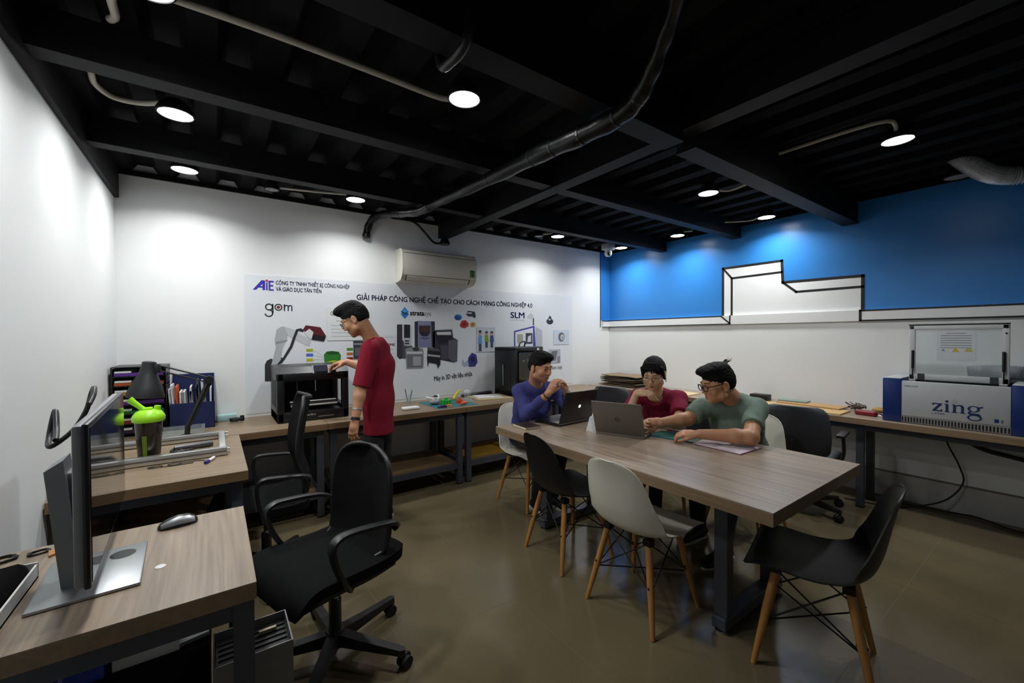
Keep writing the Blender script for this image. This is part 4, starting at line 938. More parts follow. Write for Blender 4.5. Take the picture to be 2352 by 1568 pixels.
obj('hinge', G().rbox(-.02, .015, -.018, .018, .24, .256, .004), M_lime, ld, 40)
# aluminium profile frame
t = thing('profile_frame', 'rectangular frame of silver aluminium profiles lying on the desk', 'frame', (0, 0, BZ))
def profile_bar(x0, x1, y, z0=.004, h=.044):
    o = obj('profile_bar', G().rbox(x0, x1, y-.02, y+.02, z0, z0+h, .003), M_aluminium, t, 40)
    obj('slot', G().box(x0+.002, x1-.002, y-.0206, y-.0199, z0+.017, z0+.027).box(x0+.002, x1-.002, y-.004, y+.004, z0+h-.0008, z0+h+.0003), mat('profile_slot', '#77787a', .4, metal=.7), o)
profile_bar(-.555, .055, 2.965); profile_bar(-.555, .055, 3.47)
for x in (.035, -.52): obj('cross_profile', G().rbox(x-.017, x+.017, 2.985, 3.45, .004, .048, .003), M_aluminium, t, 40)
for y in (2.965, 3.47):
    for z in (.015, .036): obj('screw', G().cyl((.055, y, z), (.07, y, z), .006, n=10), M_chrome, t, 40)
obj('end_plate', G().box(.055, .059, 2.945, 2.985, .0, .05), M_acrylic, t)
t = thing('hand_torch', 'grey metal clamp tool lying inside the aluminium frame', 'tool', (-.20, 3.22, BZ), R(10))
obj('tube', G().cyl((0, 0, .02), (.19, .0, .02), .018, n=16).cyl((.13, 0, .02), (.175, 0, .02), .0195, n=16), mat('gun_grey', '#5b5c5e', .35, metal=.6), t, 40)
obj('jaw', G().tube([(0, 0, .02), (-.02, -.03, .012), (.0, -.05, .01), (.05, -.055, .01), (.08, -.04, .008)], .008, 8, sub=4).tube([(.02, 0, .02), (.03, -.04, .012), (.06, -.06, .008)], .006, 8, sub=3), M_blackplastic, t, 50)
t = thing('marker_pen', 'short blue and white marker pen in front of the aluminium frame', 'pen', (-.045, 2.805, BZ), R(68))
obj('cap', G().cyl((0, 0, .009), (.035, 0, .009), .009, n=14), mat('marker_blue', '#28288f', .4), t, 40); obj('barrel', G().cyl((.035, 0, .009), (.10, 0, .009), .0085, n=14), M_lampwhite, t, 40); obj('tip', G().cyl((.10, 0, .009), (.125, 0, .009), .006, .002, n=12), M_black, t, 40)
t = thing('spectacles', 'thin folded dark spectacles in front of the aluminium frame', 'spectacles', (-.2, 2.885, BZ), R(4))
obj('rim', G().tube([(.03*math.cos(a)-.06, .016*math.sin(a), .006) for a in [i*.4 for i in range(17)]], .0022, 6).tube([(.03*math.cos(a)+.02, .016*math.sin(a), .006) for a in [i*.4 for i in range(17)]], .0022, 6), M_black, t, 60)
obj('temple', G().tube([(.05, .0, .006), (.12, .01, .005), (.15, -.004, .003)], .0025, 6).tube([(-.09, .0, .006), (0, -.02, .004), (.1, -.018, .003)], .0025, 6), M_black, t, 60)
tag(obj('green_pack', G().rbox(-.585, -.50, 2.63, 2.75, BZ+.001, BZ+.055, .008), mat('bright_green_pack', '#1fa81f', .4), None, 40), 'bright green packet at the wall corner of the middle desk', 'packet')
tag(obj('black_tablet', G().box(-.07, .07, -.10, .10, 0, .012).xf(T(-.515, 2.72, BZ+.057, 0, R(4))), M_blackplastic), 'thin black slab lying on the bright green packet', 'tablet')
# --- paper trays in the corner
t = thing('letter_trays', 'stack of black letter trays with purple and yellow folders in the corner', 'trays', (-.43, 4.055, BZ))
cols = ['#2a1036', '#8d1d22', '#1f7a3a', '#53257f', '#b08a1e', '#a8501c', '#5b2a8a']
for k in range(7):
    z = .02+k*.066
    x0, x1 = -.14, .145
    tr = obj('tray', G().box(x0, x1, -.16, .17, z, z+.005).box(x0, x0+.004, -.16, .17, z, z+.06).box(x1-.004, x1, -.16, .17, z, z+.06).box(x0, x1, .166, .17, z, z+.06), M_blackplastic, t)
    obj('folder', G().box(x0+.012, x1-.012, -.165, .15, z+.008, z+.03), mat('folder_'+cols[k].strip('#'), cols[k], .5), tr)
    obj('papers', G().box(x0+.015, x0+.1, -.168, .15, z+.031, z+.042), M_card, tr)
obj('top_plate', G().box(-.145, .15, -.165, .172, .482, .488), M_blackplastic, t)
for x in (-.143, .143):
    for y0 in (-.16, .15): obj('side_post', G().box(x-.003, x+.003, y0, y0+.015, 0, .482), M_blackplastic, t)
# --- navy magazine file full of papers
t = thing('magazine_file', 'navy blue file box crammed with papers beside the desk lamp', 'file box', (-.135, 4.07, BZ))
M_navy = mat('navy_file_plastic', '#1a2656', .4)
obj('box', G().box(-.13, .135, -.13, -.126, 0, .20).box(-.13, .135, .145, .149, 0, .40).prism([(-.13, 0), (.149, 0), (.149, .40), (-.13, .20)], 'yz', -.134, -.13).prism([(-.13, 0), (.149, 0), (.149, .40), (-.13, .20)], 'yz', .131, .135).box(-.13, .135, -.13, .149, 0, .005), M_navy, t)
rng = random.Random(7); pc = ['#c9c9cc', '#dcdcdc', '#c8521f', '#d4d5d9', '#9a9488', '#c4c6cb', '#d9d8d2', '#e0e0df', '#5e4a40', '#b9bb9a', '#45505a', '#c9cacb', '#6d7684', '#d2d2d2']
for k, c in enumerate(pc):
    x = -.118+k*.0175; h = rng.uniform(.27, .36)
    obj('paper_bundle', G().box(-.005, .006, -.11, .12, 0, h).xf(T(x, 0, .006, 0, 0, rng.uniform(-.09, .02))), mat('paper_'+c.strip('#'), c, .7), t)
tag(obj('clear_tray', G().box(-.30, -.06, 3.66, 3.68, BZ, BZ+.05).box(-.30, -.06, 3.83, 3.85, BZ, BZ+.05).box(-.08, -.06, 3.66, 3.85, BZ, BZ+.05).box(-.30, -.06, 3.66, 3.85, BZ, BZ+.004), M_acrylic), 'low clear plastic tray in front of the navy file box', 'tray')
# --- black desk lamp with a spring arm
t = thing('desk_lamp', 'black articulated desk lamp with a bell shade over the trays', 'lamp', (0, 0, 0))
obj('clamp_base', G().rbox(-.19, -.13, 3.56, 3.62, BZ, BZ+.03, .006).cyl((-.155, 3.59, BZ+.03), (-.15, 3.60, BZ+.10), .016, n=14), M_black, t, 40)
obj('lower_arm', G().tube([(-.155, 3.59, BZ+.08), (-.033, 3.65, 1.135)], .014, 10).tube([(-.135, 3.59, BZ+.09), (-.015, 3.65, 1.13)], .007, 8), M_black, t, 50)
obj('joint', G().lathe([(.028, -.02), (.028, .02)], 16, (-.03, 3.65, 1.14), 'y'), M_black, t, 40)
obj('upper_arm', G().tube([(-.03, 3.65, 1.12), (-.315, 3.74, 1.215)], .006, 8).tube([(-.03, 3.65, 1.155), (-.31, 3.74, 1.25)], .006, 8), M_black, t, 50)
obj('head_joint', G().rbox(-.335, -.30, 3.73, 3.76, 1.20, 1.26, .008), M_black, t, 40)
sh = G().lathe([(.020, .245), (.038, .24), (.045, .19), (.055, .15), (.085, .08), (.100, .03), (.104, 0), (.100, 0), (.08, .08), (.05, .15), (.03, .2), (0, .21)], 26)
obj('shade', sh.xf(T(-.385, 3.765, 1.035, 0, 0, R(6))), mat('lamp_shade_black', '#1b1c1e', .45), t, 50)
# --- small things on the back bench, left
tag(obj('tissue_pack', G().rbox(.01, .15, 4.13, 4.22, BZ, BZ+.055, .01), mat('pale_teal_pack', '#9fc0c0', .5), None, 40), 'pale teal tissue pack on the back bench by the wall', 'packet')
t = thing('cable_bundle', 'bundled black cable on the back bench left of the printer', 'cable', (.145, 4.03, BZ))
obj('coil', G().tube([(.045*math.cos(i*.45)+.004*math.sin(i*2.1), .025*math.sin(i*.45), .012+.022*abs(math.sin(i*.31))) for i in range(60)], .006, 6), M_black, t, 60)
obj('plug', G().rbox(.02, .05, -.01, .012, .03, .055, .004), M_black, t, 40)
# ------------------------------------------------------------------ under the near desk
t = thing('computer_tower', 'grey computer case with a black open top behind the near desk leg', 'computer', (.09, 1.48, 0))
M_case = mat('case_grey_steel', '#55565a', .4, metal=.3)
obj('case_body', G().box(-.10, .101, .004, .18, .01, .435), M_case, t)
obj('case_wall', G().box(.101, .105, 0, .18, 0, .475).box(-.104, -.10, 0, .18, 0, .475).box(-.10, .101, .176, .18, 0, .475).box(-.10, .101, 0, .004, 0, .475), mat('case_wall_grey', '#77777a', .4, metal=.3), t)
obj('top_grille', G().box(-.096, .099, .006, .174, .435, .445), M_black, t)
for k in range(6): obj('grille_bar', G().box(-.09, .097, .016+k*.026, .022+k*.026, .445, .450), M_black, t)
obj('cable_clip', G().box(.02, .07, .12, .132, .451, .462), mat('beige_clip', '#9a8f74', .5), t)
t = thing('equipment_case', 'wide black topped grey equipment box under the near desk', 'box', (-.22, 1.50, 0))
obj('case_body', G().box(-.30, .20, -.02, .40, .0, .36), M_case, t)
obj('case_lid', G().loft([[(-.30, -.02, .36), (.20, -.02, .36), (.20, .40, .36), (-.30, .40, .36)], [(-.30, .14, .455), (.20, .14, .455), (.20, .40, .455), (-.30, .40, .455)]]), mat('soft_black_vinyl', '#070708', .8, spec=.2), t)
obj('handle_slot', G().box(.02, .14, -.0225, -.019, .25, .31), M_black, t)
tag(obj('blue_box', G().box(-.48, -.27, 1.66, 1.80, .456, .54), mat('blue_carton', '#2b47b8', .45)), 'blue carton with white stripes on the box under the near desk', 'carton')
st_ = bpy.data.objects['blue_box']
for k in range(7): obj('stripe', G().box(-.47+k*.018, -.462+k*.018, 1.6585, 1.66, .47, .53), mat('stripe_pale', '#9fb0e8', .5), st_)
tag(obj('paper_pile', G().box(-.255, -.10, 1.67, 1.85, .456, .53), mat('paper_white', '#d2d2d0', .6)), 'pile of white paper beside the blue carton under the near desk', 'papers')
tag(obj('metal_ruler', G().box(-.04, .04, -.012, .012, 0, .012).xf(T(-.065, 1.70, .456, R(12))), M_silver), 'flat silver bar on the box under the near desk', 'bar')
# ------------------------------------------------------------------ things on the back bench
M_matteal = mat('cutting_mat_teal', '#2e6f77', .6, var=.1)
tag(obj('cutting_mat', G().box(1.72, 2.16, 3.60, 4.08, BZ, BZ+.003), M_matteal), 'teal cutting mat on the back bench under the coloured parts', 'mat')
tag(obj('white_adapter', G().rbox(1.42, 1.58, 3.70, 3.78, BZ, BZ+.028, .012, 3).xf(T(0, 0, 0)), M_lampwhite, None, 50), 'white plastic adapter on the back bench right of the standing man', 'adapter')
t = thing('tool_cup', 'clear cup of small tools by the poster on the back bench', 'cup', (1.64, 4.14, BZ))
obj('cup', G().lathe([(.03, 0), (.036, .08), (.034, .08), (.028, .004), (0, .004)], 20), M_acrylic, t, 50)
for k in range(4):
    a = k*1.7; obj('tool', G().cyl((.01*math.cos(a), .01*math.sin(a), .01), (.04*math.cos(a), .03*math.sin(a), .125+.01*k), .004, n=8), M_white_ink if k % 2 else M_black, t)
def blob(name, c, r, m, label, seed, cat='part', sq=(1, 1, 1)):
    rng = random.Random(seed); bm = bmesh.new(); bmesh.ops.create_icosphere(bm, subdivisions=2, radius=1)
    for v in bm.verts:
        k = 1+.25*noise.noise(v.co*2.2+Vector((seed*3.1, 0, 0))); v.co = v.co*k; v.co = Vector((v.co.x*r*sq[0], v.co.y*r*sq[1], v.co.z*r*sq[2]))
    zmin = min(v.co.z for v in bm.verts)
    for v in bm.verts: v.co += Vector((c[0], c[1], c[2]-zmin))
    return tag(obj(name, G().bm(bm), m, None, 60), label, cat)
Z1 = BZ+.0032
# printed gears, clips and claws in bright plastic
def gear(name, c, r, h, col, label, teeth=12, tilt=0.):
    poly = []
    for i in range(teeth*4): a = 2*PI*i/(teeth*4); rr = r*(1.0 if (i//2) % 2 else .82); poly.append((rr*math.cos(a), rr*math.sin(a)))
    return tag(obj(name, G().prism(poly, 'xy', 0, h).cyl((0, 0, h), (0, 0, h+.02), r*.35, n=14).xf(T(c[0], c[1], c[2], .3, tilt)), mat('plastic_'+col.strip('#'), col, .35), None, 35), label, 'printed part')
gear('printed_gear', (1.90, 3.80, Z1), .055, .045, '#2fae3f', 'bright green printed gear on the teal cutting mat')
gear('printed_gear', (2.045, 3.78, Z1), .035, .03, '#d8442a', 'red printed gear right of the green gear on the mat')
t = thing('orange_claw', 'orange printed claw at the front of the cutting mat', 'printed part', (2.03, 3.65, Z1), .4)
obj('claw', G().tube([(-.05, 0, .016), (-.02, .015, .018), (.02, .015, .018), (.05, -.005, .014)], [.012, .016, .015, .008], 10, sub=4), mat('plastic_orange', '#e0582a', .35), t, 60)
t = thing('orange_clip', 'light orange plastic clip beside the purple clip on the mat', 'printed part', (1.855, 3.64, Z1), .2)
obj('clip', G().prism([(-.03, -.015), (.0, -.02), (.035, 0), (.0, .02), (-.03, .015), (-.01, 0)], 'xy', 0, .022), mat('plastic_lightorange', '#e8934a', .4), t)
t = thing('purple_clip', 'purple plastic clip at the front edge of the cutting mat', 'printed part', (1.79, 3.63, Z1), -.3)
obj('clip', G().rbox(-.03, .03, -.012, .012, 0, .022, .006).rbox(-.06, -.03, -.006, .006, 0, .014, .004), mat('plastic_purple', '#4a1d5e', .4), t, 40)
t = thing('white_bracket', 'white printed bracket behind the green gear', 'printed part', (1.86, 4.0, Z1), -.3)
obj('bracket', G().tube([(-.08, .02, .05), (-.03, .0, .04), (.03, -.02, .02), (.05, -.01, .06), (.04, .02, .07)], .009, 8, sub=4), M_lampwhite, t, 60); obj('cap', G().rbox(.0, .05, .01, .03, .05, .065, .004), M_black, t, 40)
t = thing('yellow_claw', 'yellow plastic claw leaning on the jars behind the mat', 'printed part', (2.12, 3.98, Z1), .5)
obj('claw', G().tube([(-.07, 0, .015), (-.02, .01, .05), (.03, .0, .085), (.07, .0, .10)], [.014, .016, .014, .01], 8, sub=4), mat('plastic_yellow', '#cfc23a', .4), t, 60)
blob('grey_resin_lump', (1.80, 3.85, Z1), .05, mat('resin_grey', '#8d908e', .5), 'grey resin print lump left of the green gear', 4, sq=(1.2, 1, .55))
t = thing('plastic_jar', 'clear plastic jar with a white star shaped lid on the back bench', 'jar', (2.22, 3.93, BZ))
obj('jar', G().lathe([(.034, 0), (.036, .01), (.036, .07), (.03, .078), (0, .078)], 20), M_acrylic, t, 50)
obj('lid', G().prism([((.03 if i % 2 else .016)*math.cos(i*PI/6), (.03 if i % 2 else .016)*math.sin(i*PI/6)) for i in range(12)], 'xy', .078, .105), M_lampwhite, t)
tag(obj('blister_pack', G().rbox(2.10, 2.19, 3.74, 3.84, BZ, BZ+.04, .012), M_acrylic, None, 40), 'clear blister pack right of the red gear', 'packet')
tag(obj('wooden_board', G().box(-.20, .20, -.18, .18, 0, .012).xf(T(2.50, 3.92, BZ, R(-8))), mat('plywood', '#b9a57c', .6, var=.15, scale=8)), 'thin plywood board under the paper on the back bench', 'board')
tag(obj('paper_stack', G().box(-.14, .14, -.12, .12, 0, .01).xf(T(2.47, 3.92, BZ+.0125, R(-14))), M_card), 'stack of white paper lying on the plywood board', 'papers')
pch = G().rbox(-.20, .20, -.035, .035, 0, .05, .02, 3)
pch.v = [(x, y, z*(.65+.35*math.sin(x*14)) if z > .02 else z) for x, y, z in pch.v]
tag(obj('black_tool_roll', pch.xf(T(2.48, 4.17, BZ, 0)), M_pgrey, None, 60), 'black tool roll against the wall left of the enclosed printer', 'tool roll')
# things on the shelves under the back bench
M_envelope = mat('yellow_envelope', '#8f6d1e', .6, var=.2, scale=8)
tag(obj('acrylic_sheet', G().box(2.06, 2.55, 3.66, 4.05, .208, .216), M_envelope), 'amber yellow sheets on the shelf under the back bench', 'sheets')
tag(obj('acrylic_sheet', G().box(-.25, .25, -.15, .15, 0, .02).xf(T(2.82, 3.85, .217, R(12))), mat('dark_amber_sheet', '#7d5a17', .5)), 'darker amber sheets further right on the shelf under the back bench', 'sheets')
tag(obj('bench_cable', G().tube([(.95, 4.22, .60), (1.15, 4.2, .48), (1.4, 4.2, .48), (1.75, 4.22, .60), (1.86, 4.225, .64)], .006, 6, sub=6), M_black, None, 60), 'black cable drooping on the wall under the back bench', 'cable')
# ------------------------------------------------------------------ right bench
M_cardb = mat('brown_cardboard', '#7d6850', .8, var=.15, scale=14)
M_cardd = mat('dark_cardboard', '#4a4238', .8, var=.2, scale=14); M_cardg = mat('grey_cardboard', '#7d7468', .8, var=.2, scale=14)
rng = random.Random(5)
specs = [(M_cardb, 'bottom'), (M_cardg, 'second'), (M_cardd, 'third'), (M_cardb, 'fourth'), (M_cardg, 'fifth'), (M_cardd, 'sixth'), (M_cardb, 'topmost')]
for k, (m, w_) in enumerate(specs):
    n = 9; g = G(); rows0 = []; z = BZ+.001+k*.0215; ang = rng.uniform(-.06, .06); dx = rng.uniform(-.02, .02); dy = rng.uniform(-.04, .04)
    L = .27+rng.uniform(-.03, .03)
    P = [[Vector((-.19+.38*j/4, -L+2*L*i/(n-1), .008+.005*math.sin(i*1.1+k*1.9)*abs(2*i/(n-1)-1)+.001*math.sin(j+k))) for j in range(5)] for i in range(n)]
    g = thick_grid(P, .008).xf(T(4.60+dx, 3.74+dy, z, ang))
    tag(obj('cardboard_sheet', g, m, None, None), '%s cardboard sheet of the stack on the right bench, behind the woman' % w_, 'cardboard', 'cardboard sheets stacked on the right bench')
tag(obj('black_carton', G().rbox(4.63, 4.74, 1.95, 2.12, BZ, BZ+.062, .004), M_black, None, 40), 'small black carton on the right bench behind the shoulder of the man in green', 'carton')
ply = [('#c9b487', 'pale plywood sheet between the woman and the man in green', 4.43, 2.98, .34, .15, 2), ('#c4a56c', 'long yellow plywood sheet left of the red tool', 4.43, 1.74, .50, .14, 1), ('#b58f62', 'brown plywood offcut on the long yellow sheet', 4.64, 1.56, .26, .11, -3), ('#7d8f86', 'grey green board lying on the brown plywood offcut', 4.68, 1.72, .12, .07, 5)]
zz = [BZ, BZ, BZ+.0125, BZ+.0250]
for k, (c, lab, x, y, ly, lx, a) in enumerate(ply):
    tag(obj('plywood_sheet', G().box(-lx, lx, -ly, ly, 0, .012).xf(T(x, y, zz[k], R(a))), mat('ply_'+c.strip('#'), c, .6, var=.15, scale=9, stretch=(8, 1, 8))), lab, 'board')
t = thing('red_multi_tool', 'dark red tool case near the laser engraver', 'tool', (4.49, 1.11, BZ), R(80))
obj('case', G().rbox(-.075, .075, -.03, .03, 0, .04, .014, 3), mat('dark_red_plastic', '#7c1420', .35), t, 50); obj('strap', G().tube([(-.075, 0, .02), (-.10, .01, .03), (-.11, -.01, .015)], .006, 6, sub=3), mat('dark_red_plastic', '#7c1420', .35), t, 50)
t = thing('wire_tangle', 'tangle of brown wires beside the dark red tool case', 'wires', (4.66, 1.215, BZ))
rng = random.Random(11)
obj('wires', G().tube([(rng.uniform(-.06, .06), rng.uniform(-.07, .07), .012+rng.uniform(0, .07)) for _ in range(26)], .004, 6, sub=4), mat('brown_wire', '#5d4a36', .5, var=.5, scale=20), t, 60)
tag(obj('paper_note', G().box(-.07, .07, -.10, .10, 0, .003).xf(T(4.60, 1.085, BZ, R(-6))), M_card), 'white paper note beside the laser engraver', 'paper')
blob('brown_offcut', (4.765, 1.07, BZ), .045, mat('brown_offcut', '#a5803f', .7), 'small brown wood offcut against the wall left of the engraver', 9, 'offcut', (1.0, 1.5, .5))
# cables and socket under the right bench
tag(obj('power_cable', G().tube([(4.76, .70, .64), (4.78, .68, .60), (4.77, .66, .54), (4.79, .60, .38), (4.80, .585, .25), (4.74, .68, .10), (4.62, .88, .012), (4.52, 1.04, .01), (4.46, 1.25, .01)], .006, 8, sub=7), M_black, None, 60), 'thin black power cable hanging from the right bench to the floor', 'cable')
tag(obj('drooping_cable', G().tube([(4.79, .60, .64), (4.80, .57, .60), (4.815, .48, .545), (4.82, .36, .52), (4.82, .2, .50), (4.82, -.1, .495)], .016, 10, sub=6), M_black, None, 60), 'thick black cable trunk drooping on the wall under the laser engraver', 'cable')
tag(obj('floor_cable', G().tube([(4.66, .98, .012), (4.74, .82, .01), (4.76, .66, .01), (4.8, .52, .012), (4.74, .4, .01), (4.70, .3, .01), (4.74, .2, .012), (4.82, .1, .05), (4.83, .02, .2)], .007, 8, sub=7), M_black, None, 60), 'black cable snaking along the floor at the right wall', 'cable')
t = thing('wall_socket', 'white wall socket on the right wall under the engraver', 'socket', (XR-.017, .40, .60))
obj('plate', G().rbox(-.006, 0, -.06, .06, -.035, .035, .003), mat('socket_plate', '#b9b8b2', .5), t, 40)
for y in (-.03, .03): obj('slot', G().box(-.0068, -.0058, y-.012, y-.008, -.008, .008).box(-.0068, -.0058, y+.008, y+.012, -.008, .008), M_black, t)
# ------------------------------------------------------------------ on the meeting table
t = thing('black_laptop', 'black laptop with a lit round logo, open in front of the man in blue', 'laptop', (2.295, 2.345, BZ), R(4))
M_lapb = mat('laptop_black', '#131315', .38)
obj('base', G().rbox(-.185, .185, 0, .27, 0, .026, .004), M_lapb, t, 40)
obj('keyboard', G().box(-.165, .165, .10, .22, .026, .0275), M_pgrey, t)
obj('base_trim', G().box(-.186, .186, -.0012, .0, .016, .020), M_silver, t)
ld = obj('lid', G().rbox(-.185, .185, -.006, .006, 0, .25, .004).xf(T(0, .004, .024, 0, R(16))), M_lapb, t, 40)
obj('screen', G().box(-.17, .17, .0062, .0068, .02, .235).xf(T(0, .004, .024, 0, R(16))), mat('laptop_screen_lit', '#9fb2c8', .3, emit=.5), ld)
obj('logo', ring_geo(0, .125, .013, .0, -.0062, 18, th=.0008).xf(T(0, .004, .024, 0, R(16))), mat('logo_white_lit', '#ffffff', .4, emit=1.2, var=0), ld)
t = thing('grey_laptop', 'grey laptop seen from behind its lid in front of the woman', 'laptop', (2.243, 1.873, BZ), R(-69))
M_lapg = mat('laptop_taupe_grey', '#6f6a61', .42, metal=.25, var=.04)
obj('base', G().rbox(-.172, .172, .0, .24, 0, .017, .004), M_lapg, t, 40); obj('keyboard', G().box(-.15, .15, .08, .2, .017, .0182), M_black, t)
A = T(0, .004, .015, 0, R(22))
ld = obj('lid', G().rbox(-.172, .172, -.005, .005, 0, .245, .004).xf(A), M_lapg, t, 40)
obj('screen', G().box(-.16, .16, .0052, .0058, .015, .23).xf(A), mat('laptop_screen_lit', '#9fb2c8', .3, emit=.5), ld)
lg = obj('logo', ring_geo(0, .12, .019, .0165, -.0052, 26, th=.0008).xf(A), mat('laptop_logo_dark', '#38342f', .3), ld)
g = text_geo('DELL', .015, 'CENTER'); obj('logo', g.xf(A @ Matrix.Translation((0, -.0056, .1145))), mat('laptop_logo_dark', '#38342f', .3), ld)
tag(obj('folded_card', G().loft([[(-.05, -.025, 0), (.05, -.025, 0), (.05, .025, 0), (-.05, .025, 0)], [(-.032, -.003, .10), (.032, -.003, .10), (.032, .003, .10), (-.032, .003, .10)]]).xf(T(2.235, 2.125, BZ, R(25))), M_card), 'white folded card standing between the two laptops', 'card')
t = thing('pocket_notebook', 'small dark brown notebook on the far end of the table', 'notebook', (1.915, 2.485, BZ), R(-4))
obj('pages', G().box(-.066, .066, -.086, .088, .002, .017), mat('cream_pages', '#d8cfb8', .7), t); obj('cover', G().rbox(-.068, .068, -.09, .09, .017, .0205, .0015).rbox(-.068, .068, -.09, .09, 0, .0025, .001), mat('brown_leather', '#2e1f1a', .5, bump=.2), t, 40)
t = thing('teal_folder', 'teal folder under the forearm of the man in green', 'folder', (2.53, 1.63, BZ), R(12))
obj('cover', G().rbox(-.09, .09, -.14, .14, 0, .009, .003), mat('teal_cover', '#1d6a67', .45), t, 40); obj('pages', G().box(-.0895, .085, -.1405, -.13, .002, .007), M_card, t)
t = thing('open_notebook', 'open notebook with pink cover edge under the elbow of the man in green', 'notebook', (2.56, 1.30, BZ), R(-2))
M_pinkp = mat('pinkish_pages', '#d3c6ce', .7)
obj('cover', G().box(-.115, .12, -.14, .15, 0, .003), mat('maroon_cover', '#6d2740', .5), t)
obj('pages', G().prism([(-.135, .003), (.145, .003), (.145, .006), (.06, .012), (.03, .006), (.0, .012), (-.135, .007)], 'yz', -.11, .115), M_pinkp, t)
